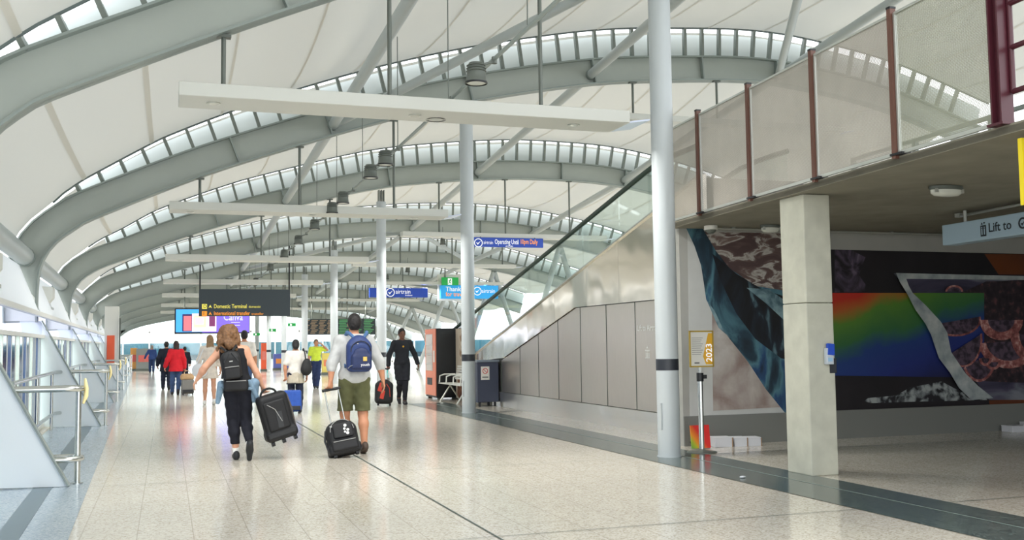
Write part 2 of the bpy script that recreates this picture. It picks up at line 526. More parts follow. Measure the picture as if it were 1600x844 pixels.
# ---------------------------------------------------------------- steel arches
def strip(C, y, w, th, nrm_in):
    """flange following curve C, width w across Y"""
    out = []
    t = np.gradient(C, axis=0); t /= np.linalg.norm(t, axis=1)[:, None]
    n = np.stack([-t[:, 1], t[:, 0]], 1) * th * nrm_in
    for i in range(len(C)):
        a, b = C[i], C[i] + n[i]
        out.append([(a[0], y - w / 2, a[1]), (a[0], y + w / 2, a[1]), (b[0], y + w / 2, b[1]), (b[0], y - w / 2, b[1])])
    return MB().rings(out)
for k in range(1, 10):
    y = YK[k]
    lab = {1: 'nearest grey steel roof arch, cut by the top edge above the railings', 9: 'farthest grey steel roof arch before the end glazing'}.get(k, ORD[k - 1] + ' grey steel roof arch counted from the viewer down the hall')
    a = thing('roof_arch', lab, 'roof arch', (BOT[k][0][0], y, BOT[k][0][1]), 'grey steel roof arches')
    B, T, Cc = BOT[k], TOP[k], CHD[k]
    MB().rings([[(B[i][0], y - .012, B[i][1]), (B[i][0], y + .012, B[i][1]), (T[i][0], y + .012, T[i][1]), (T[i][0], y - .012, T[i][1])] for i in range(NS)]).build('web', M_STEEL, a, True)
    strip(B, y, .26, .03, 1).build('lower_flange', M_STEELD, a, True)
    strip(T, y, .26, .03, -1).build('upper_flange', M_STEELD, a, True)
    i0 = int(np.argmax(B[:, 0] > B[0, 0] + .55))
    MB().tube([(p[0], y - .15, p[1]) for p in Cc[i0:]], .03, 8).build('upper_chord', M_CHORD, a, True)
    cl = MB(); cl.grid([[(T[i][0], y + .1, T[i][1]) for i in range(i0 + 2, NS)], [(Cc[i][0] * .85 + T[i][0] * .15, y + .1, Cc[i][1] * .85 + T[i][1] * .15) for i in range(i0 + 2, NS)]])
    cl.build('clerestory_strip', M_CLER, a, True)
    s = np.concatenate([[0], np.cumsum(np.linalg.norm(np.diff(T, axis=0), axis=1))])
    q = s[i0] + .5
    cnt = 0
    while q < s[-1] - .1 and cnt < 48:
        p = [np.interp(q, s, T[:, 0]), np.interp(q, s, T[:, 1])]
        c = [np.interp(q, s, Cc[:, 0]), np.interp(q, s, Cc[:, 1])]
        MB().bar((p[0], y - .04, p[1]), (c[0], y - .14, c[1]), .105, .06, up=(1, 0, 0)).build('strut', M_STRUT, a)
        q += .435; cnt += 1
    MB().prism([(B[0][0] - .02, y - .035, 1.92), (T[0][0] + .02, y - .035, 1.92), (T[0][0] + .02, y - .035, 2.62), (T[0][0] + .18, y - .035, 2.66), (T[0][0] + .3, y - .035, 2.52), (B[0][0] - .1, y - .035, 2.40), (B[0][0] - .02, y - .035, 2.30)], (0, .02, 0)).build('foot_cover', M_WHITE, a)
    for xs in ((1.35, 3.05, 6.0, 8.7, 11.3, 13.3)):
        i = int(np.argmin(abs(B[:, 0] - xs)))
        MB().bar((B[i][0], y - .07, B[i][1]), (T[i][0], y - .07, T[i][1]), .115, .03, up=(1, 0, 0)).build('stiffener', M_STEELD, a)

def on(k, x, C=None):
    P = (BOT if C is None else C)[k]
    i0 = 20
    return float(np.interp(x, P[i0:, 0], P[i0:, 1]))
def mid(k, x): return Vector((x, YK[k], on(k, x) + .22))
def tubething(name, label, c, p, q, r, m=M_TUBE, group=None):
    d = (q - p).normalized()
    t = thing(name, label, c, p, group)
    MB().tube([p + d * .05, q - d * .05], r, 14).build('shaft', m, t, True)
    for e, s_ in ((p, 1), (q, -1)):
        MB().tube([e + d * s_ * .02, e + d * s_ * .09], r * 1.12, 14).build('end_collar', M_STEELD, t, True)
    return t
X_P = ((3.08, 'over the walking floor', .1), (8.65, 'over the ramp', .1), (13.4, 'at the outer roof edge', .1))
for x, w, r in X_P:
    for k in range(1, 8):
        tubething('purlin_tube', f'grey roof tube {w} between the {ORD[k-1]} and {ORD[k]} arch', 'roof tube', mid(k, x), mid(k + 1, x), r, group='roof tubes along the hall')
for (ka, xa, kb, xb) in ((1, 8.65, 2, 3.08), (1, 8.65, 2, 13.4), (4, 8.65, 5, 3.08), (4, 8.65, 5, 13.4)):
    tubething('diagonal_brace', f'grey diagonal roof brace from the {ORD[ka-1]} to the {ORD[kb-1]} arch, {"hall" if xb < 8 else "outer"} half', 'roof brace', mid(ka, xa), mid(kb, xb), .085, group='diagonal roof braces')
# tube along the foot of the roof
for k in range(1, 7):
    p = Vector((-2.27 - .17 * (k - 1), YK[k] + .03, 3.1)); q = Vector((-2.27 - .17 * k, YK[k + 1] - .03, 3.08))
    t = tubething('eaves_tube', f'fat pale tube at the roof foot between the {ORD[k-1]} and {ORD[k]} arch legs', 'eaves tube', p, q, .16, group='fat tubes at the roof foot')
# V legs at the outer end
for k in (3, 4, 5, 6, 7, 8):
    z = on(k, 14.6)
    for dx, w in ((-1.7, 'inner'), (1.6, 'outer')):
        tubething('leaning_strut', f'{w} grey leaning strut under the outer end of the {ORD[k-1]} arch', 'strut', Vector((14.6, YK[k], z)), Vector((14.6 + dx, YK[k], 0.0)), .11, group='leaning struts at the open side')

# ---------------------------------------------------------------- columns
for i, y in enumerate((11.45, 20.3, 29.3, 38.2, 46.8, 55.4, 64.0, 72.6)):
    k = i + 1
    x = 5.87
    zt = on(k, x) - .005 if k > 1 else on(1, x)
    lab = ['nearest round grey-white column with a black band beside the concrete pillar', 'second round column with a black band beside the navy bin'] + [f'{ORD[j]} round white column down the hall' for j in range(2, 8)]
    c = thing('round_column', lab[i], 'column', (x, y, 0), 'round columns along the dark floor strip')
    MB().tube([(x, y, 0), (x, y, zt - .33)], .139, 32).build('shaft', M_COLUMN, c, True)
    MB().tube([(x, y, 1.06), (x, y, 1.2)], .1405, 32).build('black_band', M_BAND, c, True)
    for dx in (-.07, 0, .07):
        MB().box((x + dx, y, zt - .17), (.025, .2, .36)).build('head_plate', M_DARKGREY, c)
    MB().tube([(x, y, 0), (x, y, .015)], .15, 32).build('base_ring', M_COLUMN, c, True)
    MB().box((x - .128, y - .05, .5), (.02, .05, .32)).build('access_cover', M_COLUMN, c)

# ---------------------------------------------------------------- side glazing, fins, guards
def gx(y): return -1.72 + SL * y
for k in range(0, 9):
    y0, y1 = YK[k] + .25, YK[k + 1] + .25
    w = bpy.data.objects.new(f'window_{k+1}', None); COL.objects.link(w); w.location = (gx(y0), y0, 0); struct(w)
    n = 18
    fr = MB()
    for j in range(n + 1):
        y = y0 + (y1 - y0) * j / n
        fr.box((gx(y) - .02, y, .85), (.05, .04, 1.62))
    fr.bar((gx(y0), y0, .06), (gx(y1), y1, .06), .12, .08)
    fr.bar((gx(y0), y0, 1.64), (gx(y1), y1, 1.64), .1, .06)
    fr.bar((gx(y0), y0, 2.02), (gx(y1), y1, 2.02), .1, .06)
    fr.build('window_frame', M_WHITE, w)
    for j in range(n):
        ya, yb = y0 + (y1 - y0) * (j + .06) / n, y0 + (y1 - y0) * (j + .94) / n
        MB().prism([(gx(ya), ya, .1), (gx(yb), yb, .1), (gx(yb), yb, 1.61), (gx(ya), ya, 1.61)], (-.012, 0, 0)).build('pane', M_NAVYGLASS if j % 2 == 0 else M_GLASS if j % 4 == 1 else M_PALEGLASS, w)
    MB().prism([(gx(y0), y0, 1.67), (gx(y1), y1, 1.67), (gx(y1), y1, 1.99), (gx(y0), y0, 1.99)], (-.012, 0, 0)).build('frosted_band', M_FROST, w)
sl = MB(); sl.prism([(gx(-8) + .02, -8, 0), (gx(84) + .02, 84, 0), (gx(84) + .16, 84, 0), (gx(-8) + .16, -8, 0)], (0, 0, .03)); struct(sl.build('baseboard_left', M_SILL))
sh = MB(); sh.prism([(gx(-8) - .1, -8, 2.04), (gx(84) - .1, 84, 2.04), (gx(84) + .03, 84, 2.04), (gx(-8) + .03, -8, 2.04)], (0, 0, .03)); struct(sh.build('trim_6', M_WHITE))
upw = MB()
for k in range(0, 9):
    xw = lambda y: gx(y) - .04
    upw.prism([(xw(YK[k]), YK[k] + .14, 2.07), (xw(YK[k + 1]), YK[k + 1] - .14, 2.07), (xw(YK[k + 1]) - .34, YK[k + 1] - .14, 2.92), (xw(YK[k]) - .34, YK[k] + .14, 2.92)], (-.02, 0, 0))
struct(upw.build('wall_left', M_LEFT))

M_FIN = mat('fin_white', (242, 248, 250), 0.5)
M_YELLOW = mat('safety_yellow', (240, 222, 160), 0.6)
for k in range(1, 8):
    y = YK[k]
    xt, xb, xg = BOT[k][0][0] + .03, border_x(y) - .2, gx(y) + .03
    f = thing('buttress_fin', f'white sloping fin plate at the glazing, {ORD[k-1]} from the viewer', 'fin', (xb, y, 0), 'white fins under the arch legs')
    MB().prism([(xg - .02, y - .02, .03), (xb, y - .02, .005), (xt + .02, y - .02, 1.92), (xg - .4, y - .02, 1.92)], (0, .04, 0)).build('plate', M_FIN, f)
    MB().bar((xb, y, .01), (xt + .04, y, 1.93), .13, .02, up=(1, 0, .6)).build('edge_flange', M_STEELD, f)
    # uplight bracket on the leg
    u = thing('wall_uplight', f'white wedge uplight bracket beside the {ORD[k-1]} arch leg', 'uplight', (BOT[k][0][0] - .1, y + 3.4, 2.3), 'uplights at the arch legs')
    X = BOT[k][0][0] - .2; y += 3.0
    MB().prism([(X - .3, y + .3, 2.75), (X + .12, y + .3, 2.72), (X + .12, y + .3, 2.5), (X - .02, y + .3, 2.32), (X - .3, y + .3, 2.28)], (0, .4, 0)).build('hood', M_WHITE, u, bevel=.01)
    MB().box((X + .02, y + .5, 2.27), (.18, .36, .05)).build('lens', M_LENS, u)

def arc(c, r, a0, a1, n, z):
    return [(c[0] + r * math.cos(a0 + (a1 - a0) * i / n), c[1] + r * math.sin(a0 + (a1 - a0) * i / n), z) for i in range(n + 1)]
for k in range(1, 8):
    y = YK[k] + .2
    xp = border_x(y) - .13
    xi = gx(y) + .22
    g = thing('guard_rail', f'two-bar steel guard rail round the {ORD[k-1]} fin from the viewer', 'guard rail', (xp, y, 0), 'steel guard rails along the glazing')
    MB().tube([(xp, y, 0), (xp, y, 1.0)], .03, 14).build('post', M_CHROME, g, True)
    MB().tube([(xp, y, .004), (xp, y, .014)], .06, 16).build('base_plate', M_CHROME, g, True)
    if k < 5: MB().tube([(xp + .05, y - .06, .84), (xp + .075, y - .03, .92), (xp + .075, y, 1.0), (xp + .06, y + .03, 1.1)], [.012, .024, .024, .012], 10).build('yellow_pad', M_YELLOW, g, True)
    for z, nm in ((1.0, 'top_bar'), (.27, 'lower_bar')):
        back = [(xi, y + .24, z)]
        pts = [(gx(y - 6.6) + .22, y - 6.6, z), (gx(y - .75) + .22, y - .75, z), (xi + .03, y - .38, z), (xi + .14, y - .16, z)]
        if k == 1: pts = [(xi - .5, y - .16, z)]
        pts += [(xp - .12, y - .16, z)] + arc((xp - .12, y), .16, -PI / 2, PI / 2, 8, z) + [(xi + .1, y + .16, z)]
        MB().tube(pts, .03, 12).build(nm, M_CHROME, g, True)
    if k > 1:
        for yy in (y - .75, y - 3.4, y - 6.3):
            MB().tube([(gx(yy) + .22, yy, .0), (gx(yy) + .22, yy, 1.0)], .025, 10).build('post', M_CHROME, g, True)

# ---------------------------------------------------------------- undercroft and walkway
WD = 0.0764
def wx(y): return 6.30 + WD * (y - 9.6)
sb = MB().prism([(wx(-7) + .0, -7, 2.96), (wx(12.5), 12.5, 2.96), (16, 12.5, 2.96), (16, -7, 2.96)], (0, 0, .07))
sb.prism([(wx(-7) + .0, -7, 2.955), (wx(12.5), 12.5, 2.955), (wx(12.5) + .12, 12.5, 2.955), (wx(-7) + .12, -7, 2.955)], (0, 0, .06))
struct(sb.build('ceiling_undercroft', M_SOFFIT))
wl = MB().box((11.33, 12.6, 1.48), (9.4, .2, 2.96)); struct(wl.build('wall_back', M_PLASTER))
struct(MB().box((16.1, 2.7, 1.48), (.2, 20, 2.96)).build('wall_right', M_PLASTER))
struct(MB().box((11.33, 12.485, .2), (9.4, .03, .4)).build('baseboard_back', mat('wall_base_grey', (120, 122, 118), .8)))

pl = thing('concrete_pillar', 'square pale concrete pillar holding up the walkway slab', 'pillar', (6.5, 9.42, 0))
MB().box((6.52, 9.42, .9), (.33, .44, 1.8)).build('lower_shaft', M_CONC, pl, bevel=.012)
MB().box((6.52, 9.42, 2.38), (.33, .44, 1.15)).build('upper_shaft', M_CONC, pl, bevel=.012)
MB().box((6.655, 9.195, 1.14), (.08, .01, .155)).build('black_plate', M_BAND, pl)

br = thing('brochure_holder', 'small blue and white brochure holder on the concrete pillar', 'brochure holder', (6.585, 9.185, 1.16))
MB().box((6.585, 9.165, 1.24), (.085, .05, .17)).build('tray', mat('holder_clear', (196, 204, 214), .2), br, bevel=.004)
MB().box((6.6, 9.155, 1.31), (.08, .035, .12), Euler((-.15, .12, 0)).to_matrix()).build('leaflet', mat('leaflet_blue', (40, 80, 190), .4), br)
MB().box((6.583, 9.137, 1.205), (.05, .004, .04)).build('leaflet_panel', mat('leaflet_pale', (150, 190, 220), .4), br)

# walkway screen panels: posts every 1.38 m
PY = [12.93, 11.55, 10.17, 8.78, 7.44, 6.12]
for i in range(5):
    y1, y0 = PY[i] - .04, PY[i + 1] + .05
    nm = ['farthest', 'second farthest', 'middle', 'second nearest', 'nearest']
    p = thing('walkway_screen', f'{nm[i]} beige perforated screen panel along the walkway edge', 'screen panel', (wx(y0), y0, 3.05), 'perforated walkway screens')
    if i == 0: y1 = 12.85
    A, B = Vector((wx(y0), y0, 0)), Vector((wx(y1), y1, 0))
    sheet = MB().poly([A + Vector((0, 0, 3.07)), B + Vector((0, 0, 3.07)), B + Vector((0, 0, 4.31)), A + Vector((0, 0, 4.31))])
    sheet.build('perforated_sheet', M_MESH2 if i == 4 else M_MESH, p)
    for z, t in ((3.055, .03), (4.315, .022)):
        MB().bar(A + Vector((0, 0, z)), B + Vector((0, 0, z)), .03, t).build('edge_trim', M_ALU, p)
    for e in (A, B):
        MB().bar(e + Vector((0, 0, 3.05)), e + Vector((0, 0, 4.32)), .028, .022, up=(0, 1, 0)).build('side_trim', M_ALU, p)
for i in range(1, 5):
    y = PY[i]
    p = thing('screen_post', f'slim brown post, {["second", "third", "fourth", "fifth"][i-1]} from the round column, between walkway screens', 'screen post', (wx(y), y, 3.0), 'brown screen posts')
    MB().box((wx(y) - .01, y, 3.69), (.06, .05, 1.36)).build('upright', M_BROWN, p)
    MB().box((wx(y) - .01, y, 4.375), (.065, .055, .02)).build('cap', M_BLACK, p)
    MB().box((wx(y) + .0, y - .04, 3.045), (.1, .16, .02)).build('foot_plate', M_BLACK, p)
y = 6.12
p = thing('maroon_post', 'tall maroon steel post at the near end of the walkway screens', 'post', (wx(y), y, 3.03))
for dy in (-.045, .045):
    MB().box((wx(y), y + dy, 4.4), (.12, .016, 2.75)).build('flange', M_MAROON, p)
MB().box((wx(y), y, 4.4), (.02, .09, 2.75)).build('web', M_MAROON, p)
MB().box((wx(y), y, 3.035), (.16, .16, .02)).build('base_plate', M_MAROON, p)
h = thing('maroon_handrail', 'maroon handrail bars running on beyond the tall maroon post', 'handrail', (wx(6), 6, 3.3))
for z in (3.28, 3.62, 3.96, 4.04):
    MB().tube([(wx(6.05) + .05, 6.05, z), (wx(2) + .05, 2, z)], .022, 10).build('bar', M_MAROON, h, True)
MB().box((wx(2) + .05, 2, 3.6), (.05, .05, 1.2)).build('upright', M_MAROON, h)
MB().tube([(wx(6.05) + .05, 6.05, 3.28), (wx(6.05) + .05, 6.05, 4.05)], .022, 10).build('end_bar', M_MAROON, h, True)
# parapet wall on the far side of the walkway
fp = thing('far_parapet', 'far walkway balustrade of grey posts seen dimly through the perforated screen', 'balustrade', (9.6, 9, 3.03))
for z in (3.6, 4.15): MB().bar((9.6 + wx(13) - wx(9), 13, z), (9.6 + wx(4) - wx(9), 4, z), .05, .05).build('rail', M_STEELD, fp)
for yy in np.arange(4, 13.1, 1.5): MB().box((9.6 + wx(yy) - wx(9), yy, 3.6), (.06, .06, 1.15)).build('upright', M_STEELD, fp)

# ---------------------------------------------------------------- ramp: steel panels, cladding, glass, handrail
XW = 7.16
def zu(y): return 3.43 + (14.2 - y) * .2302      # top edge of the polished cladding
def zl(y): return 2.05 if y < 17.57 else max(1.02, 2.05 - (y - 17.57) * .2262)   # top edge of the brushed panels
PS = [12.7, 13.9, 15.06, 16.21, 17.38, 18.52, 19.63, 20.79, 22.1]
for i in range(8):
    a, b = PS[i] + .006, PS[i + 1] - .006
    pos = 'hidden part beside the mural wall' if i == 0 else f'{ORD[7-i]} from the bin'
    pts = [(XW, a, .33), (XW, b, .33), (XW, b, zl(b))]
    if a < 17.57 < b: pts.append((XW, 17.57, 2.05))
    pts.append((XW, a, zl(a)))
    pn = thing('brushed_steel_panel', f'brushed steel wall panel under the ramp, {pos}', 'wall panel', (XW, a, .33), 'brushed steel wall panels')
    MB().prism(pts, (.03, 0, 0)).build('sheet', M_BRUSH, pn)
    e = MB(); e.bar((XW + .0, b, .33), (XW + .0, b, zl(b)), .006, .012, up=(1, 0, 0)); e.build('edge_joint', M_JOINT, pn)
core = MB().prism([(XW + .031, 12.7, 0), (XW + .031, 26.5, 0), (XW + .031, 26.5, zu(26.5) - .06), (XW + .031, 12.7, zu(12.7) - .06)], (1.6, 0, 0))
struct(core.build('wall_ramp', mat('ramp_core', (120, 120, 115), .8)))
sk = struct(MB().box((XW - .005, 17.7, .16), (.05, 10, .32)).build('baseboard_ramp', M_SKIRT))
CS = [12.7, 14.2, 15.6, 17.0, 18.6, 20.2, 21.8, 23.4, 24.6]
for i in range(8):
    a, b = CS[i] + .002, CS[i + 1] - .002
    ys = [q for q in (17.57,) if a < q < b]
    lowr = [a] + ys + [b]
    pts = [(XW - .03, q, max(zl(q) + .012, 0.33 if q > 22.1 else 0)) for q in lowr]
    if b > 22.1: pts = [(XW - .03, q, zl(q) if q < 22.1 else max(.33, zl(q) - .0)) for q in lowr]
    pts += [(XW - .03, b, zu(b)), (XW - .03, a, zu(a))]
    c = thing('polished_cladding', f'polished steel cladding sheet of the ramp side, {ORD[7-i]} up from its foot', 'cladding', (XW - .03, a, zl(a)), 'polished ramp cladding')
    MB().prism(pts, (.06, 0, 0)).build('sheet', M_POLISH, c)
    MB().bar((XW - .03, a, zu(a)), (XW - .03, b, zu(b)), .07, .025).build('top_trim', M_CHROME, c)
def zh(y): return 2.42 + (22.98 - y) * .1985
GY = [12.9, 14.1, 15.6, 17.2, 18.8, 20.4, 22.0, 23.6, 25.2, 26.9]
for side, X in (('hall', XW + .0), ('outer', XW + 1.5)):
    bal = thing('ramp_balustrade', f'glass balustrade with dark green handrail on the {side} side of the ramp', 'balustrade', (X, 20, 2), 'ramp balustrades')
    for i in range(9):
        a, b = GY[i] + .01, GY[i + 1] - .01
        MB().prism([(X, a, zu(a)), (X, b, zu(b)), (X, b, zh(b) - .02), (X, a, min(4.17, zh(a) - .02))], (.012, 0, 0)).build('glass_panel', M_GLASS, bal)
    pts = [(X, 12.9, 4.2), (X, 13.7, 4.19), (X, 14.2, 4.155)] + [(X, q, zh(q)) for q in np.linspace(14.6, 27.4, 12)] + [(X, 27.75, 1.38), (X, 27.85, 1.25), (X, 27.7, 1.12)]
    MB().tube(pts, .042, 12).build('handrail', M_HANDRAIL, bal, True)

# ---------------------------------------------------------------- the painted wall (mural on the back wall, Y = 12.5)
def wp(px, py): return at(px, py, 12.5)
def wall_art(name, pts, m, lift, parent):
    P = [wp(*p) for p in pts]
    return MB().prism([(q.x, 12.5 - .002 * lift, q.z) for q in P], (0, .0016, 0)).build(name, m, parent)
mu = thing('mural', 'wall mural of a torn dark blue wave on white behind the stanchion sign', 'mural', (7.6, 12.5, .4))
M_MW = mat('mural_white', (196, 198, 196), .7, var=.04, scale=4)
M_WAVE = ramp_mat('mural_wave', [(0.28, (10, 14, 22)), (0.42, (30, 56, 72)), (0.52, (78, 122, 136)), (0.6, (36, 72, 112)), (0.75, (16, 26, 36))], 1.3, .6, 8, 1.8, (1, 1, .55), rot=(0, .7, 0))
M_ROCK = ramp_mat('mural_rock', [(0.4, (84, 66, 66)), (0.5, (104, 84, 80)), (0.56, (190, 186, 180)), (0.66, (120, 100, 94))], 2.6, .7, 8, 1.0, (1, 1, 2.6), rot=(0, -.5, 0))
M_WASH = ramp_mat('mural_wash', [(0.36, (140, 122, 116)), (0.55, (176, 168, 162)), (0.7, (200, 198, 194))], 2.0, .7, 10, .3)
wall_art('white_ground', [(1074, 361), (1292, 366), (1292, 664), (1078, 668)], M_MW, 1, mu)
wall_art('rock_painting', [(1098, 362), (1292, 366), (1292, 560), (1225, 560), (1150, 440)], M_ROCK, 2, mu)
wall_art('brown_wash', [(1112, 470), (1150, 480), (1215, 560), (1226, 636), (1114, 642)], M_WASH, 3, mu)
wall_art('wave', [(1072, 357), (1098, 358), (1118, 392), (1140, 420), (1180, 447), (1230, 455), (1292, 470), (1292, 700 - 40), (1226, 645), (1196, 608), (1168, 565), (1140, 530), (1118, 500), (1103, 468), (1099, 440), (1095, 415), (1085, 385)], M_WAVE, 4, mu)
M_DEEP = ramp_mat('mural_black_wave', [(0.45, (8, 10, 16)), (0.6, (22, 32, 44)), (0.72, (90, 120, 130))], 2.2, .6, 10, 2.0, (1, 1, .5), rot=(0, .8, 0))
wall_art('wave_crest', [(1112, 396), (1150, 428), (1190, 452), (1292, 485), (1292, 575), (1220, 560), (1180, 530), (1150, 490), (1126, 440)], M_DEEP, 5, mu)
M_FOAM = ramp_mat('mural_foam', [(0.4, (70, 100, 112)), (0.6, (130, 160, 168))], 5, .6, 8, 1)
wall_art('wave_streak', [(1166, 450), (1200, 452), (1226, 470), (1224, 500), (1196, 474)], M_FOAM, 6, mu)
wall_art('wave_streak', [(1104, 470), (1116, 486), (1128, 512), (1140, 528), (1122, 512)], M_FOAM, 6, mu)

m2 = thing('mural', 'dark wall mural with a rainbow panel, white tear and pink scallops', 'mural', (10.5, 12.5, .3))
M_BLK = ramp_mat('mural_black', [(0.3, (16, 12, 18)), (0.7, (34, 28, 34))], 1.5, .6)
wall_art('black_ground', [(1296, 390), (1650, 398), (1650, 643), (1296, 661)], M_BLK, 1, m2)
M_RUST = ramp_mat('mural_rust', [(0.3, (120, 60, 14)), (0.7, (90, 44, 20))], 1.0, .6)
wall_art('orange_edge', [(1538, 397), (1660, 398), (1660, 430), (1560, 429)], M_RUST, 2, m2)
wall_art('orange_edge', [(1545, 626), (1660, 620), (1660, 643), (1548, 648)], M_RUST, 2, m2)
M_SMOKE = ramp_mat('mural_smoke', [(0.42, (22, 16, 24)), (0.56, (78, 66, 84)), (0.7, (120, 110, 128))], 3, .6, 8, 1.2)
wall_art('smoke_patch', [(1304, 391), (1330, 391), (1352, 402), (1342, 430), (1360, 456), (1304, 457)], M_SMOKE, 2, m2)
M_SKYP = ramp_mat('mural_violet_sky', [(0.3, (44, 40, 60)), (0.5, (74, 70, 92)), (0.7, (128, 132, 142))], 1.4, .6, 5, .8, (.6, 1, 2))
wall_art('violet_sky', [(1396, 427), (1650, 432), (1650, 625), (1545, 625), (1500, 560), (1440, 480)], M_SKYP, 3, m2)
M_DARKSC = ramp_mat('mural_scallop_dark', [(0.35, (26, 18, 26)), (0.55, (50, 38, 46)), (0.7, (104, 66, 70))], 9, .6, 8, .2)
wall_art('dark_hollow', [(1474, 470), (1540, 440), (1650, 436), (1650, 600), (1540, 596), (1500, 560)], M_DARKSC, 4, m2)
# rainbow panel: pigment bands across a flat printed sheet
rb = bpy.data.materials.new('rainbow_print'); rb.use_nodes = True
nt = rb.node_tree; bs = nt.nodes['Principled BSDF']; bs.inputs['Roughness'].default_value = .55
tc = nt.nodes.new('ShaderNodeTexCoord'); mp = nt.nodes.new('ShaderNodeMapping')
gr_ = nt.nodes.new('ShaderNodeTexGradient'); rp = nt.nodes.new('ShaderNodeValToRGB'); nz = nt.nodes.new('ShaderNodeTexNoise')
nz.inputs['Scale'].default_value = 1.2; nz.inputs['Detail'].default_value = 4
sxz = nt.nodes.new('ShaderNodeSeparateXYZ'); nt.links.new(tc.outputs['Generated'], sxz.inputs[0])
nt.links.new(tc.outputs['Object'], nz.inputs['Vector'])
def mnode(op, a, b_):
    n = nt.nodes.new('ShaderNodeMath'); n.operation = op
    for i_, v_ in enumerate((a, b_)):
        if isinstance(v_, float): n.inputs[i_].default_value = v_
        else: nt.links.new(v_, n.inputs[i_])
    return n.outputs[0]
f_ = mnode('ADD', mnode('SUBTRACT', mnode('MULTIPLY', sxz.outputs['X'], .62), sxz.outputs['Z']), mnode('MULTIPLY', nz.outputs['Fac'], .45))
nt.links.new(mnode('MULTIPLY', mnode('ADD', f_, .8), .62), rp.inputs['Fac'])
el = rp.color_ramp.elements
for _ in range(5): el.new(.5)
for e, (q, c) in zip(el, ((.09, (190, 44, 26)), (.17, (176, 92, 36)), (.26, (84, 132, 44)), (.42, (50, 104, 60)), (.53, (28, 60, 124)), (.72, (28, 46, 120)), (.95, (20, 24, 60)))):
    e.position = q; e.color = (*lin(c), 1)
nt.links.new(rp.outputs['Color'], bs.inputs['Base Color'])
wall_art('rainbow_panel', [(1300, 458), (1537, 458), (1537, 590), (1300, 587)], rb, 5, m2)
M_TEAR = ramp_mat('mural_tear', [(0.3, (120, 132, 138)), (0.55, (170, 178, 178)), (0.7, (196, 200, 196))], 4, .7, 8)
wall_art('white_tear', [(1396, 427), (1600, 432), (1600, 438), (1412, 436), (1416, 447), (1422, 458), (1443, 478), (1466, 503), (1476, 520), (1482, 550), (1504, 583), (1524, 603), (1548, 622), (1514, 625), (1494, 606), (1480, 582), (1463, 560), (1451, 524), (1442, 506), (1426, 484), (1415, 462), (1402, 441)], M_TEAR, 28, m2)
M_SNOW = ramp_mat('mural_snow', [(0.44, (30, 28, 34)), (0.52, (110, 116, 118)), (0.62, (160, 166, 166))], 7, .7, 10, .4)
wall_art('ice_edge', [(1349, 627), (1356, 622), (1400, 618), (1420, 606), (1470, 596), (1500, 612), (1545, 625), (1420, 628), (1360, 630)], M_SNOW, 6, m2)
M_PINK = ramp_mat('mural_scallop_pink', [(0.35, (110, 62, 62)), (0.55, (164, 100, 96)), (0.7, (206, 164, 156))], 14, .6, 8)
M_SCIN = ramp_mat('mural_scallop_inner', [(0.4, (44, 34, 48)), (0.6, (92, 76, 92))], 12, .6, 8)
SCN = [0]
def scallop(cx, cy, rx, ry, a0, a1, w):
    SCN[0] += 1; lf = 8 + SCN[0] * 2
    o = [(cx + rx * math.cos(a0 + (a1 - a0) * i / 12), cy + ry * math.sin(a0 + (a1 - a0) * i / 12)) for i in range(13)]
    n = [(cx + (rx - w) * math.cos(a0 + (a1 - a0) * i / 12), cy + (ry - w) * math.sin(a0 + (a1 - a0) * i / 12)) for i in range(12, -1, -1)]
    wall_art('scallop_inner', o, M_SCIN, lf, m2)
    wall_art('scallop_rim', o + n, M_PINK, lf + 1, m2)
for s_ in ((1528, 545, 30, 52, 0, PI * .8, 4), (1574, 530, 48, 46, 0, PI * .95, 12), (1618, 520, 42, 50, .2, PI, 14), (1562, 500, 34, 32, 0, PI, 13), (1490, 500, 40, 26, -.2, PI * .9, 3), (1502, 530, 30, 44, -.2, PI * .8, 3), (1548, 566, 12, 12, 0, PI, 4), (1536, 560, 10, 12, 0, PI, 4), (1487, 456, 14, 10, PI, 2 * PI, 3)):
    scallop(*s_)

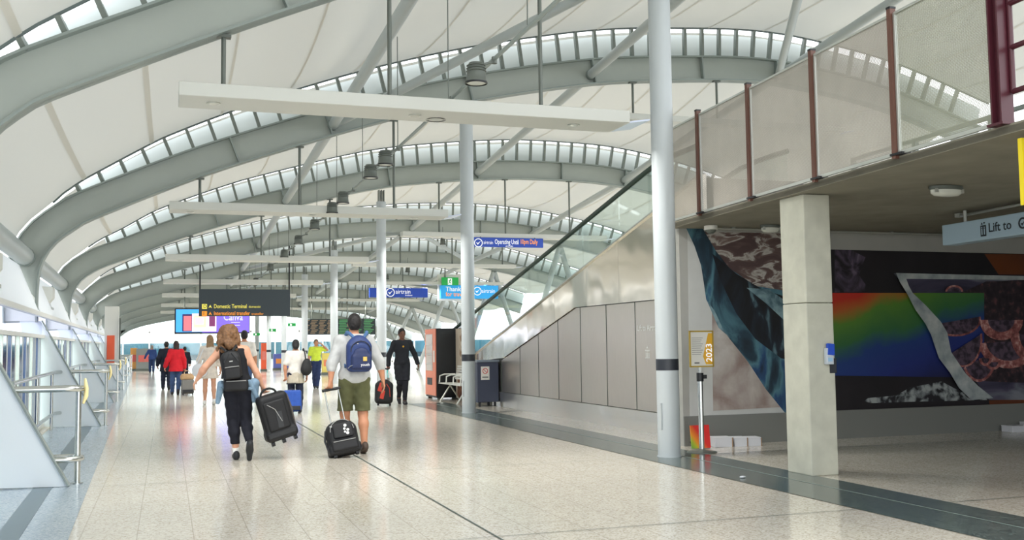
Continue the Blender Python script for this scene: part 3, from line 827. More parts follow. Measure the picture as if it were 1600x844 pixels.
# ---------------------------------------------------------------- SDF figures and soft goods
def srf(lo, hi, res, prims):
    """prims: list of (fn(P)->d, bbox_lo, bbox_hi, k, op); returns verts, quads by surface nets"""
    lo = np.array(lo, float); hi = np.array(hi, float)
    n = np.ceil((hi - lo) / res).astype(int) + 1
    ax = [lo[i] + np.arange(n[i]) * res for i in range(3)]
    D = np.full(n, .25, np.float32)
    for fn, bl, bh, k, op in prims:
        pad = .05 + k
        if op == 'cut': i0, i1 = np.zeros(3, int), n
        else:
            i0 = np.clip(np.floor((np.array(bl) - pad - lo) / res).astype(int), 0, n - 1)
            i1 = np.clip(np.ceil((np.array(bh) + pad - lo) / res).astype(int) + 1, 1, n)
        sl = tuple(slice(a, b) for a, b in zip(i0, i1))
        X, Y, Z = np.meshgrid(ax[0][sl[0]], ax[1][sl[1]], ax[2][sl[2]], indexing='ij')
        d = fn(X, Y, Z)
        s = D[sl]
        if op == 'add':
            h = np.maximum(k - np.abs(s - d), 0) / max(k, 1e-6)
            D[sl] = np.minimum(s, d) - h * h * k * .25
        elif op in ('sub', 'cut'):
            D[sl] = np.maximum(s, -d if op == 'sub' else d)
        elif op == 'disp':
            D[sl] = s + d
    D[0], D[-1], D[:, 0], D[:, -1], D[:, :, 0], D[:, :, -1] = .25, .25, .25, .25, .25, .25
    ins = D < 0
    c = [ins[a:n[0] - 1 + a, b:n[1] - 1 + b, e:n[2] - 1 + e] for a in (0, 1) for b in (0, 1) for e in (0, 1)]
    cnt = sum(x.astype(int) for x in c)
    act = (cnt > 0) & (cnt < 8)
    idx = -np.ones(act.shape, int)
    I = np.argwhere(act); idx[act] = np.arange(len(I))
    acc = np.zeros((len(I), 3)); num = np.zeros(len(I))
    cor = [(a, b, e) for a in (0, 1) for b in (0, 1) for e in (0, 1)]
    for p in cor:
        for a in range(3):
            if p[a]: continue
            q = list(p); q[a] = 1
            dp = D[I[:, 0] + p[0], I[:, 1] + p[1], I[:, 2] + p[2]]; dq = D[I[:, 0] + q[0], I[:, 1] + q[1], I[:, 2] + q[2]]
            s = (dp < 0) != (dq < 0)
            t = np.where(s, dp / np.where(s, dp - dq, 1), 0)
            pos = np.tile(np.array(p, float), (len(I), 1)); pos[:, a] += t
            acc[s] += pos[s]; num[s] += 1
    V = lo + (I + acc / num[:, None]) * res
    Fc = []
    for a in range(3):
        b, e = (a + 1) % 3, (a + 2) % 3
        s0 = [slice(None)] * 3; s1 = [slice(None)] * 3
        s0[a] = slice(0, n[a] - 1); s1[a] = slice(1, n[a])
        ch = ins[tuple(s0)] != ins[tuple(s1)]
        E = np.argwhere(ch)
        E = E[(E[:, b] > 0) & (E[:, e] > 0) & (E[:, b] < n[b] - 1) & (E[:, e] < n[e] - 1)]
        o = np.zeros((4, 3), int); o[1, b] = -1; o[2, b] = -1; o[2, e] = -1; o[3, e] = -1
        q = np.stack([idx[tuple((E + o[j]).T)] for j in range(4)], 1)
        fl_ = ins[tuple(E.T)]
        q[~fl_] = q[~fl_][:, ::-1]
        Fc.append(q)
    return V, np.concatenate(Fc)

def p_cone(a, b, ra, rb, k=.03, op='add'):
    a = np.array(a, float); b = np.array(b, float); ab = b - a; L = max(ab @ ab, 1e-9)
    def fn(X, Y, Z):
        x, y, z = X - a[0], Y - a[1], Z - a[2]
        t = np.clip((x * ab[0] + y * ab[1] + z * ab[2]) / L, 0, 1)
        return np.sqrt((x - t * ab[0]) ** 2 + (y - t * ab[1]) ** 2 + (z - t * ab[2]) ** 2) - (ra + (rb - ra) * t)
    r = max(ra, rb)
    return (fn, np.minimum(a, b) - r, np.maximum(a, b) + r, k, op)
def p_ell(c, r, k=.03, op='add'):
    c = np.array(c, float); r = np.array(r, float)
    def fn(X, Y, Z):
        x, y, z = (X - c[0]) / r[0], (Y - c[1]) / r[1], (Z - c[2]) / r[2]
        k0 = np.sqrt(x * x + y * y + z * z)
        k1 = np.sqrt((x / r[0]) ** 2 + (y / r[1]) ** 2 + (z / r[2]) ** 2)
        return np.where(k1 > 1e-6, k0 * (k0 - 1) / np.maximum(k1, 1e-6), -r.min())
    return (fn, c - r, c + r, k, op)
def p_box(c, d, rad, k=.01, op='add', R=None):
    c = np.array(c, float); h = np.array(d, float) / 2 - rad
    Rm = np.array(R) if R is not None else np.eye(3)
    def fn(X, Y, Z):
        P = np.stack([X - c[0], Y - c[1], Z - c[2]], -1) @ Rm
        q = np.abs(P) - h
        return np.linalg.norm(np.maximum(q, 0), axis=-1) + np.minimum(q.max(-1), 0) - rad
    m_ = np.linalg.norm(np.array(d)) / 2
    return (fn, c - m_, c + m_, k, op)
def p_plane(fn): return (fn, None, None, 0, 'cut')
def p_disp(fn, lo, hi): return (fn, lo, hi, 0, 'disp')
def soft(name, prims, res, material, parent, pad=.05):
    los = [p[1] for p in prims if p[4] == 'add']; his = [p[2] for p in prims if p[4] == 'add']
    lo = np.min(los, 0) - pad; hi = np.max(his, 0) + pad
    V, Q = srf(lo, hi, res, prims)
    me = bpy.data.meshes.new(name)
    me.from_pydata(V.tolist(), [], Q.tolist())
    me.polygons.foreach_set('use_smooth', [True] * len(me.polygons))
    me.materials.append(material)
    o = bpy.data.objects.new(name, me); COL.objects.link(o)
    if parent is not None: o.parent = parent
    return o

SKIN = {'light': mat('skin_light', (214, 160, 132), .55, var=.05, scale=20), 'tan': mat('skin_tan', (196, 138, 106), .55, var=.05, scale=20), 'brown': mat('skin_brown', (112, 72, 54), .55, var=.05, scale=20), 'pale': mat('skin_pale', (226, 182, 160), .55, var=.05, scale=20)}
def cloth(name, rgb, var=.1): return mat('cloth_' + name, rgb, .85, var=var, scale=14, bump=.15)
BASE = dict(eL=(-.25, -.02, 1.12), wL=(-.27, .04, .87), eR=(.25, -.02, 1.12), wR=(.27, .04, .87),
            kL=(-.10, .04, .49), aL=(-.10, .12, .09), kR=(.10, .0, .49), aR=(.10, -.14, .11), lean=(0, 0), pitchL=0, pitchR=-.5, curlL=.5, curlR=.5, hx=0, gripL=0, gripR=0)
def person(label, loc, rot, h, pose, skin, fem, res, shirt=None, pants=None, skirt=None, hair=None, shoes=((40, 40, 44), 0), bulk=1.0, socks=None, hat=None):
    s = h / 1.75
    J = dict(BASE); J.update(pose or {})
    root = thing('person', label, 'person', (0, 0, 0))
    lx, ly = J['lean']
    def ln(p):
        t = max(0, (p[2] - .95)) / .8
        return np.array([p[0] + lx * t, p[1] + ly * t, p[2]]) * s
    def q(n): return np.array(J[n]) * s
    sw = .158 if fem else .178
    shL, shR = ln((-sw, 0, 1.405)), ln((sw, 0, 1.405))
    hipL, hipR = np.array((-.09, 0, .91)) * s, np.array((.09, 0, .91)) * s
    neck, hd = ln((0, 0, 1.46)), ln((J['hx'], .015, 1.63))
    pel, wai, che = np.array((0, 0, .97)) * s, ln((0, 0, 1.13)), ln((0, .0, 1.31))
    bw = bulk
    def torso(e, k=.07):
        w = .93 if fem else 1
        return [p_ell(pel, np.array((.168 * bw, .115 * bw, .135)) * s + e, k), p_ell(wai, np.array((.142 * bw * w, .102 * bw, .17)) * s + e, k),
                p_ell(che, np.array((.165 * bw * w, .112 * bw, .16)) * s + e, k), p_cone(shL, shR, .056 * s + e, .056 * s + e, k),
                p_cone(neck + np.array((-.03, -.01, .0)) * s, shL + np.array((.03, 0, .01)) * s, .045 * s + e * .6, .05 * s + e * .6, k * .6), p_cone(neck + np.array((.03, -.01, .0)) * s, shR + np.array((-.03, 0, .01)) * s, .045 * s + e * .6, .05 * s + e * .6, k * .6)]
    A = []
    for sd, S, sg in (('L', shL, -1), ('R', shR, 1)):
        A.append((sd, S, q('e' + sd), q('w' + sd), sg))
    Lg = [('L', hipL, q('kL'), q('aL'), J['pitchL']), ('R', hipR, q('kR'), q('aR'), J['pitchR'])]
    body = torso(0)
    body.append(p_cone(neck - np.array((0, 0, .03)) * s, hd - np.array((0, 0, .06)) * s, .056 * s, .052 * s, .03))
    # head: skull, jaw, brow, nose, chin, ears, eye hollows
    body += [p_ell(hd + np.array((0, -.012, .025)) * s, np.array((.074, .092, .092)) * s, .03), p_ell(hd + np.array((0, .02, -.045)) * s, np.array((.056, .066, .07)) * s, .04),
             p_cone(hd + np.array((0, .088, .012)) * s, hd + np.array((0, .107, -.022)) * s, .009 * s, .014 * s, .012), p_ell(hd + np.array((0, .075, -.1)) * s, np.array((.02, .016, .014)) * s, .02),
             p_ell(hd + np.array((-.076, -.01, -.012)) * s, np.array((.011, .022, .032)) * s, .008), p_ell(hd + np.array((.076, -.01, -.012)) * s, np.array((.011, .022, .032)) * s, .008),
             p_ell(hd + np.array((0, .088, -.058)) * s, np.array((.024, .01, .009)) * s, .008)]
    for x in (-.03, .03): body.append(p_ell(hd + np.array((x, .097, .008)) * s, np.array((.016, .012, .009)) * s, 0, 'sub'))
    for sd, S, E, W, sg in A:
        body += [p_cone(S, E, .052 * s * bw, .04 * s * bw, .04), p_cone(E, E + (W - E) * .3, .04 * s * bw, .043 * s * bw, .02), p_cone(E + (W - E) * .3, W, .043 * s * bw, .027 * s, .02)]
        d = (W - E); d /= np.linalg.norm(d)
        lat = np.array((0, 1., 0)) if abs(d[1]) < .9 else np.array((0, 0, 1.))
        if J['grip' + sd]: lat = np.array((-sg * .8, .6, 0.))
        lat -= d * (lat @ d); lat /= np.linalg.norm(lat)
        nn = np.cross(d, lat); nn *= 1 if nn[0] * -sg > 0 else -1
        if J['grip' + sd]: nn = nn * (1 if nn[1] > 0 else -1)
        cu = J['curl' + sd]
        fr = max(.0085 * s, res * .85)
        for j in range(4):
            kn = W + (d * (.088 - .004 * abs(j - 1)) + lat * (.03 - .02 * j)) * s
            body.append(p_cone(W + lat * (.012 - .008 * j) * s, kn, .016 * s, .0125 * s, .012))
            p0, dd = kn, d
            for L_, r_ in zip(np.array((.042, .026, .02)) * (1, 1.1, 1, .8)[j], (1.05, .95, .85)):
                ca, sa = math.cos(cu), math.sin(cu)
                dd = dd * ca + nn * sa; nn2 = nn * ca - dd * 0
                dd /= np.linalg.norm(dd)
                p1 = p0 + dd * L_ * s
                body.append(p_cone(p0, p1, fr * r_, fr * r_ * .92, .004)); p0 = p1
        th0 = W + (d * .025 + lat * .018) * s; th1 = th0 + (d * .035 + lat * .03 + nn * .012) * s; th2 = th1 + (d * .03 + lat * .004 + nn * (.012 + .015 * cu)) * s
        body += [p_cone(th0, th1, .014 * s, .011 * s, .012), p_cone(th1, th2, max(.0105 * s, fr), max(.009 * s, fr * .95), .005)]
    feet = []
    for sd, Hp, K, An, pt in Lg:
        tm = K + (An - K) * .33 + np.array((0, -.014, 0)) * s
        body += [p_cone(Hp, K, .088 * s * bw, .056 * s * bw, .05), p_cone(K, tm, .055 * s * bw, .056 * s * bw, .03), p_cone(tm, An, .056 * s * bw, .036 * s, .03)]
        ca, sa = math.cos(pt), math.sin(pt)
        fd = np.array((0, ca, sa)); fu = np.array((0, -sa, ca))
        hl = An - fd * .045 * s - fu * .045 * s; toe = An + fd * .15 * s - fu * .055 * s
        body += [p_cone(An, hl, .036 * s, .03 * s, .02), p_cone(An - fu * .02 * s, toe, .036 * s, .026 * s, .03)]
        feet.append((hl, toe, fd, fu, An))
    soft('body', body, res, SKIN[skin], root)
    # shoes
    for hl, toe, fd, fu, An in feet:
        c = mat('shoe_%d_%d_%d' % shoes[0], shoes[0], .6)
        pr = [p_cone(hl - fu * .005 * s, hl + fd * .09 * s, .042 * s, .043 * s, .02), p_cone(hl + fd * .09 * s, toe + fd * .01 * s - fu * .003 * s, .043 * s, .034 * s, .03), p_cone(An - fu * .02 * s, hl + fu * .03 * s, .042 * s, .04 * s, .02)]
        base = hl - fu * .045 * s
        pr.append(p_plane(lambda X, Y, Z, b=base, u=fu: -((X - b[0]) * u[0] + (Y - b[1]) * u[1] + (Z - b[2]) * u[2])))
        sh_ = soft('shoe', pr, min(res, .011), c, root)
    if socks:
        for (sd, Hp, K, An, pt) in Lg:
            top = An + (K - An) * socks[1]
            soft('sock', [p_cone(An, top, .043 * s, .045 * s, .01), p_cone(An, An - np.array((0, 0, .03)) * s, .044 * s, .045 * s, .01)], min(res, .011), cloth('sock%d' % socks[0][0], socks[0]), root)
    fold = lambda amp, f1: (lambda X, Y, Z: amp * (np.sin(X * f1 * 1.7 + Z * f1) * np.sin(Z * f1 * .8 - Y * f1 * 1.3 + 1) + .6 * np.sin(Z * f1 * 2.1 + X * 9)))
    full = (np.array((-2, -2, -1)), np.array((2, 2, 3)))
    for pants in ((pants if isinstance(pants, list) else [pants]) if pants else []):
        e = pants.get('e', .008) * s
        P = [p_ell(pel, np.array((.168 * bw, .115 * bw, .135)) * s + e, .05)]
        kk = pants.get('k', .05)
        for sd, Hp, K, An, pt in Lg:
            tm = K + (An - K) * .33 + np.array((0, -.014, 0)) * s
            lo_ = pants.get('loose', 0) * s
            P += [p_cone(Hp, K, .088 * s * bw + e, .057 * s * bw + e + lo_, kk), p_cone(K, tm, .057 * s * bw + e + lo_, .056 * s * bw + e + lo_, .03), p_cone(tm, An + (tm - An) * pants.get('short', .0), .056 * s * bw + e + lo_, .038 * s + e + lo_, .03)]
        zt = pants.get('top', 1.04) * s
        P.append(p_disp(fold(.0025 + e * .12, 26), *full))
        P.append(p_plane(lambda X, Y, Z: Z - zt))
        if 'hem' in pants: P.append(p_plane(lambda X, Y, Z, z=pants['hem'] * s: z - Z))
        soft(pants.get('name', 'trousers'), P, res, cloth(pants['name2'], pants['c']), root)
    if skirt:
        zb, zt, rb_, rt_ = [v * s for v in skirt['g']]
        def fn(X, Y, Z):
            t = np.clip((Z - zb) / (zt - zb), 0, 1)
            ang = np.arctan2(Y, X)
            r = rb_ + (rt_ - rb_) * t + .012 * np.sin(ang * 9) * (1 - t)
            lxx = lx * s * np.maximum(0, Z / s - .95) / .8
            d = np.sqrt(((X - lxx) / 1.0) ** 2 + (Y / .78) ** 2) - r
            return np.maximum(np.maximum(d * .8, zb - Z), Z - zt)
        soft(skirt.get('name', 'skirt'), [(fn, np.array((-rb_ - .05, -rb_ - .05, zb)), np.array((rb_ + .05, rb_ + .05, zt)), .02, 'add')], res, cloth(skirt['name2'], skirt['c']), root)
    if shirt:
        e = shirt.get('e', .016) * s
        P = torso(e, .07)
        hem = shirt.get('hem', .9) * s
        if hem < .86 * s:
            P.append(p_cone(pel, (0, 0, hem), .15 * s * bw + e, (.15 + shirt.get('flare', .02)) * s * bw + e, .06))
        sl_ = shirt.get('sleeve', 1.0)
        if sl_ > 0:
            for sd, S, E, W, sg in A:
                if sl_ <= 1:
                    P.append(p_cone(S, S + (E - S) * sl_, .056 * s * bw + e, (.05 if sl_ < 1 else .045) * s * bw + e, .04))
                else:
                    P += [p_cone(S, E, .055 * s * bw + e, .045 * s * bw + e, .04), p_cone(E, E + (W - E) * (sl_ - 1), .045 * s * bw + e, .036 * s * bw + e, .02)]
        P.append(p_disp(fold(.002 + e * .07, 20), *full))
        if hem > .8 * s or True: P.append(p_plane(lambda X, Y, Z: hem - Z))
        zn = shirt.get('neck', 1.475) * s
        P.append(p_plane(lambda X, Y, Z: (Z - zn - .25 * (np.abs(X - lx * .6 * s) * 0)) * .9))
        if sl_ == 0:
            for S, sg in ((shL, -1), (shR, 1)):
                P.append(p_ell(S + np.array((sg * .055, 0, .0)) * s, np.array((.075, .2, .13)) * s, 0, 'sub'))
        soft(shirt.get('name', 'shirt'), P, res, cloth(shirt['name2'], shirt['c']), root)
    if hair:
        kind, c = hair
        hm = mat('hair_%d_%d_%d' % c, c, .6, var=.35, scale=40, bump=.4)
        P = [p_ell(hd + np.array((0, -.02, .035)) * s, np.array((.083, .098, .098)) * s, .03)]
        rr = random.Random(7)
        if kind == 'curly':
            for _ in range(90):
                a = rr.uniform(0, 2 * PI); z = rr.uniform(-.22, .085)
                w = (.085 + .04 * min(1, max(0, (.1 - z) / .2))) * math.sqrt(max(.05, 1 - (max(0, z + .02) / .125) ** 2))
                yy = math.sin(a) * w
                if yy > .05 and z < .07: continue
                P.append(p_ell(hd + np.array((math.cos(a) * w * 1.08, yy - .03, z)) * s, np.array((.022, .022, .035)) * s * rr.uniform(.9, 1.5), .02))
            P.append(p_ell(hd + np.array((0, -.045, -.06)) * s, np.array((.11, .085, .15)) * s, .03))
        elif kind == 'long':
            P += [p_ell(hd + np.array((0, -.06, -.1)) * s, np.array((.085, .055, .19)) * s, .05)]
            for j in range(-4, 5): P.append(p_cone(hd + np.array((j * .018, -.09, .02)) * s, hd + np.array((j * .02, -.1, -.27 + abs(j) * .012)) * s, .02 * s, .012 * s, .01))
        elif kind == 'bun':
            P += [p_ell(hd + np.array((0, -.1, -.05)) * s, np.array((.06, .055, .06)) * s, .03), p_ell(hd + np.array((0, -.04, -.02)) * s, np.array((.084, .075, .1)) * s, .03)]
        else:
            P += [p_ell(hd + np.array((0, -.035, -.01)) * s, np.array((.081, .083, .088)) * s, .03)]
        P.append(p_ell(hd + np.array((0, .075, -.035)) * s, np.array((.068, .075, .088)) * s, 0, 'sub'))
        if kind == 'short': P.append(p_plane(lambda X, Y, Z, z=(hd[2] - .085 * s): z - Z))
        P.append(p_disp(lambda X, Y, Z: .003 * np.sin(X * 130) * np.sin(Y * 120 + 1) * np.sin(Z * 90), *full))
        soft('hair', P, min(res, .011), hm, root)
    if hat: pass
    for x in (-.03, .03):   # eyes
        MB().tube([hd + np.array((x, .086, .008)) * s, hd + np.array((x, .0915, .008)) * s], .0085 * s, 8).build('eye', mat('eye_dark', (30, 22, 20), .3), root)
    root.location = loc; root.rotation_euler = (0, 0, rot)
    return root

# woman with curly hair
person('woman in black tank top and leggings with curly brown hair, carrying a black bag', (.86, 13.45, 0), 0, 1.70,
       dict(lean=(-.13, .03), eL=(-.42, -.03, 1.20), wL=(-.51, .03, 1.05), eR=(.22, .0, 1.13), wR=(.31, .05, .93), kL=(-.06, .04, .49), aL=(-.02, .02, .09), kR=(.1, .03, .5), aR=(.13, -.22, .2), pitchR=-1.15, curlR=1.1, curlL=.5, hx=-.02, gripR=1),
       'light', True, .010, shirt=dict(name='tank_top', name2='black', c=(15, 17, 24), sleeve=0, e=.012, hem=.93, neck=1.44), pants=dict(name='leggings', name2='leggings', c=(17, 19, 32), e=.011, short=.25, hem=.2), hair=('curly', (118, 84, 54)),
       shoes=((34, 36, 40), 0), bulk=1.06, socks=((235, 235, 232), .14))
# man in grey
person('man in a light grey sweater and olive shorts pulling a black roller case', (2.35, 13.55, 0), 0, 1.83,
       dict(eL=(-.29, -.04, 1.12), wL=(-.31, -.08, .92), eR=(.32, -.02, 1.13), wR=(.36, -.02, .91), kL=(-.105, .1, .5), aL=(-.07, .22, .09), kR=(.11, .02, .49), aR=(.11, -.08, .11), pitchR=-.4, curlL=1.1, curlR=.35, gripL=1),
       'tan', False, .010, shirt=dict(name='sweater', name2='lightgrey', c=(188, 190, 190), sleeve=1.25, e=.02, hem=.88, neck=1.50), pants=dict(name='shorts', name2='olive', c=(92, 94, 62), e=.014, loose=.016, hem=.53, k=.025), hair=('short', (26, 22, 22)), shoes=((70, 56, 46), 0), bulk=1.1)
# man in black walking to the viewer
person('man in black sports clothes walking toward the viewer', (5.32, 24.1, 0), PI, 1.80,
       dict(eL=(-.31, -.03, 1.14), wL=(-.36, .05, .93), eR=(.30, -.02, 1.13), wR=(.33, .05, .9), kL=(-.06, .1, .5), aL=(-.03, .14, .09), kR=(.06, .04, .49), aR=(.03, -.2, .16), pitchR=-.8, curlR=1.0, gripR=1),
       'brown', False, .014, shirt=dict(name='jacket', name2='blacksport', c=(26, 28, 36), sleeve=1.95, e=.016, hem=.86, neck=1.485), pants=[dict(name='leggings', name2='blacktight', c=(24, 26, 34), e=.010, short=.05), dict(name='shorts', name2='blackshort', c=(30, 32, 40), e=.018, loose=.02, hem=.55, k=.02)], hair=('short', (22, 18, 18)), shoes=((30, 30, 34), 0))
# worker
person('worker in a yellow high-visibility top and navy trousers, hand raised to the ear', (4.72, 34.6, 0), PI, 1.63,
       dict(eL=(-.38, .1, 1.36), wL=(-.19, .14, 1.56), eR=(.25, -.03, 1.13), wR=(.24, .08, .9), kL=(-.06, .1, .5), aL=(-.02, .16, .09), kR=(.05, .0, .49), aR=(.04, -.12, .12), curlL=1.0),
       'tan', False, .016, shirt=dict(name='hi_vis_top', name2='hivis', c=(206, 226, 70), sleeve=.7, e=.02, hem=.96, neck=1.49), pants=dict(name2='navywork', c=(32, 48, 88), e=.016, loose=.012), hair=('short', (120, 100, 84)), shoes=((40, 40, 44), 0))
# woman with bun
person('woman in a white T-shirt with dark tied-up hair, wheeling a blue suitcase', (2.62, 22.4, 0), -.1, 1.55,
       dict(eL=(-.25, -.04, 1.12), wL=(-.24, -.08, .88), gripL=1, curlL=1.1), 'tan', True, .014, shirt=dict(name='t_shirt', name2='white', c=(232, 228, 222), sleeve=.75, e=.024, hem=.86, neck=1.49), pants=dict(name2='darknavy', c=(34, 40, 60), e=.014, loose=.01),
       skirt=dict(name='tied_jumper', name2='beige', c=(206, 196, 176), g=(.70, 1.0, .205, .175)), hair=('bun', (24, 20, 22)), shoes=((50, 46, 46), 0))
# blond woman
person('woman in a short pale dress with long fair hair and white trainers', (1.0, 26.4, 0), .05, 1.71, dict(eL=(-.26, -.04, 1.13), wL=(-.27, -.02, .9)), 'light', True, .015,
       shirt=dict(name='dress_top', name2='cream', c=(226, 216, 206), sleeve=1.8, e=.022, hem=.95, neck=1.48), skirt=dict(name='dress_skirt', name2='cream', c=(226, 216, 206), g=(.66, 1.05, .22, .15)), hair=('long', (150, 120, 88)), shoes=((236, 236, 234), 0))
# dark-haired person mostly hidden
person('dark-haired person in a white shirt half hidden behind the curly-haired woman', (1.84, 26.6, 0), 0, 1.82, {}, 'tan', False, .017, shirt=dict(name2='white', c=(232, 228, 222), sleeve=.8, e=.02, hem=.88), pants=dict(name2='jeans', c=(64, 88, 130), e=.014, loose=.01), hair=('short', (22, 20, 22)))
# red jacket woman
person('woman in a red jacket and blue jeans with long dark hair', (.26, 32.5, 0), .05, 1.61, dict(eL=(-.27, -.06, 1.13), wL=(-.33, .02, .92), aR=(.06, -.2, .14), pitchR=-.7, gripR=1, curlR=1), 'light', True, .016,
       shirt=dict(name='red_jacket', name2='red', c=(206, 24, 40), sleeve=1.9, e=.034, hem=.76, neck=1.50, flare=.05), pants=dict(name2='jeans', c=(64, 88, 130), e=.012, loose=.01), hair=('long', (48, 30, 26)), shoes=((44, 38, 40), 0))
# dark suit
person('man in a long dark coat and dark trousers beside the red-jacketed woman', (-.02, 36.6, 0), 0, 1.62, dict(eL=(-.27, -.06, 1.13), wL=(-.3, .02, .9)), 'tan', False, .018, shirt=dict(name='coat', name2='darksuit', c=(28, 32, 46), sleeve=1.95, e=.032, hem=.66, neck=1.5, flare=.05), pants=dict(name2='darknavy', c=(34, 40, 60), e=.014, loose=.012), hair=('short', (30, 26, 26)))
person('distant man in a blue shirt and blue trousers walking away alone', (-.80, 61, 0), 0, 1.56, dict(eL=(-.33, -.06, 1.14), wL=(-.42, .02, .92)), 'tan', False, .022, shirt=dict(name2='blue', c=(46, 72, 128), sleeve=1.9, e=.026, hem=.84), pants=dict(name2='bluetrouser', c=(40, 62, 104), e=.016, loose=.01), hair=('short', (150, 140, 132)))
person('distant person in dark clothes beyond the red-jacketed woman', (.72, 46, 0), 0, 1.44, {}, 'tan', False, .022, shirt=dict(name2='darksuit', c=(28, 32, 46), sleeve=1.9, e=.024, hem=.84), pants=dict(name2='darknavy', c=(34, 40, 60), e=.016, loose=.01), hair=('short', (30, 26, 26)))

pd = MB().tube([(5.32, 23.96, 1.37), (5.32, 23.945, 1.37)], .022, 12).build('pendant', mat('gold', (196, 150, 60), .3, 1.0)); tag(pd, 'small gold pendant on the chest of the man in black', 'pendant')
jk = thing('denim_jacket', 'pale denim jacket tied round the waist of the curly-haired woman', 'jacket', (.85, 13.43, .95))
M_DENIM = cloth('denim', (120, 146, 168), .2)
soft('jacket_body', [p_cone((-.19, .04, .0), (.19, .04, .0), .03, .03, .03), p_cone((-.2, -.02, .0), (-.24, -.02, -.22), .05, .03, .03), p_cone((.2, -.02, .0), (.2, -.0, -.2), .07, .045, .03), p_cone((-.18, -.06, -.01), (.18, -.06, -.02), .022, .022, .03), p_cone((-.17, -.1, -.04), (.17, -.1, -.06), .02, .02, .03)], .011, M_DENIM, jk)
soft('sleeve', [p_cone((.14, -.1, .02), (.24, -.06, -.18), .035, .028, .02)], .011, M_DENIM, jk)

# ---------------------------------------------------------------- bags
M_BAG = mat('bag_black', (17, 18, 22), .6, var=.15, scale=30)
M_BAGG = mat('bag_grey', (46, 48, 52), .6, var=.1, scale=30)
M_NAVY = mat('bag_navy', (38, 58, 110), .6, var=.12, scale=30)
M_NAVYD = mat('bag_navy_dark', (28, 42, 84), .6, var=.12, scale=30)
M_ZIP = mat('zip_grey', (160, 160, 158), .4, .5)
def arcpts(c, rx, rz, a0, a1, n, y): return [(c[0] + rx * math.cos(a0 + (a1 - a0) * i / n), y, c[2] + rz * math.sin(a0 + (a1 - a0) * i / n)) for i in range(n + 1)]

b = thing('backpack', 'small black backpack on the back of the curly-haired woman', 'backpack', (0, 0, 0))
soft('pack', [p_box((0, -.03, .15), (.235, .13, .3), .05, .03), p_ell((0, -.03, .3), (.1, .055, .06), .05)], .009, M_BAG, b)
soft('front_pocket', [p_box((0, -.105, .08), (.2, .06, .15), .028, .02)], .008, M_BAG, b)
MB().tube([(-.085, -.138, .155), (0, -.142, .158), (.085, -.138, .155)], .005, 6).build('zip', M_ZIP, b)
MB().box((0, -.099, .225), (.04, .006, .014)).build('badge', M_ZIP, b)
for sx in (-1, 1):
    MB().tube([(sx * .035, -.05, .345), (sx * .075, -.0, .395), (sx * .09, .06, .41), (sx * .1, .12, .36), (sx * .105, .14, .25), (sx * .1, .13, .1), (sx * .12, .06, .03), (sx * .1, .0, .04)], .016, 8).build('strap', M_BAG, b, True)
MB().tube([(-.015, -.09, .33), (-.05, -.1, .28), (-.085, -.1, .22)], .008, 6).build('compression_strap', M_BAGG, b)
MB().tube([(.015, -.09, .33), (.05, -.1, .28), (.085, -.1, .22)], .008, 6).build('compression_strap', M_BAGG, b)
b.location = (.78, 13.27, 1.015); b.rotation_euler = (0, -.12, 0)
wb = thing('waist_pouch', 'black waist pouch with a pale zip below the small black backpack', 'pouch', (0, 0, 0))
soft('pouch', [p_box((0, 0, 0), (.3, .09, .15), .035, .02)], .009, M_BAG, wb)
MB().tube([(-.12, -.047, .05), (.12, -.047, .055)], .006, 6).build('zip', M_ZIP, wb)
wb.location = (.82, 13.27, .94)

b = thing('backpack', 'blue rounded backpack worn by the man in the grey sweater', 'backpack', (0, 0, 0))
soft('pack', [p_box((0, -.06, .2), (.33, .18, .4), .075, .03), p_ell((0, -.05, .38), (.12, .075, .1), .06)], .009, M_NAVY, b)
soft('front_pocket', [p_box((.015, -.155, .13), (.27, .08, .2), .038, .02), p_ell((.015, -.15, .25), (.1, .04, .07), .04)], .009, M_NAVYD, b)
MB().tube(arcpts((.01, 0, .27), .13, .13, PI * 1.02, -.02, 14, -.152), .006, 6).build('zip', M_BLACK, b)
MB().tube([(-.15, -.11, .05), (-.13, -.16, .08), (-.1, -.185, .09)], .006, 6).build('zip', M_ZIP, b)
for sx in (-1, 1):
    MB().tube([(sx * .06, -.06, .44), (sx * .11, 0, .5), (sx * .13, .09, .515), (sx * .14, .17, .45), (sx * .145, .19, .3), (sx * .15, .15, .15), (sx * .16, .04, .06)], [.02, .024, .026, .026, .024, .018, .014], 8).build('strap', mat('strap_blue', (70, 104, 148), .7), b, True)
MB().box((.055, -.199, .17), (.05, .006, .055)).build('crest', mat('crest_gold', (206, 176, 90), .5), b)
MB().box((-.03, -.142, .36), (.02, .012, .03)).build('badge', M_ZIP, b)
text('youth', .05, (.0, -.2, .095), mat('thread_white', (224, 224, 226), .6), b, bold=.01)
b.location = (2.37, 13.38, 1.07)

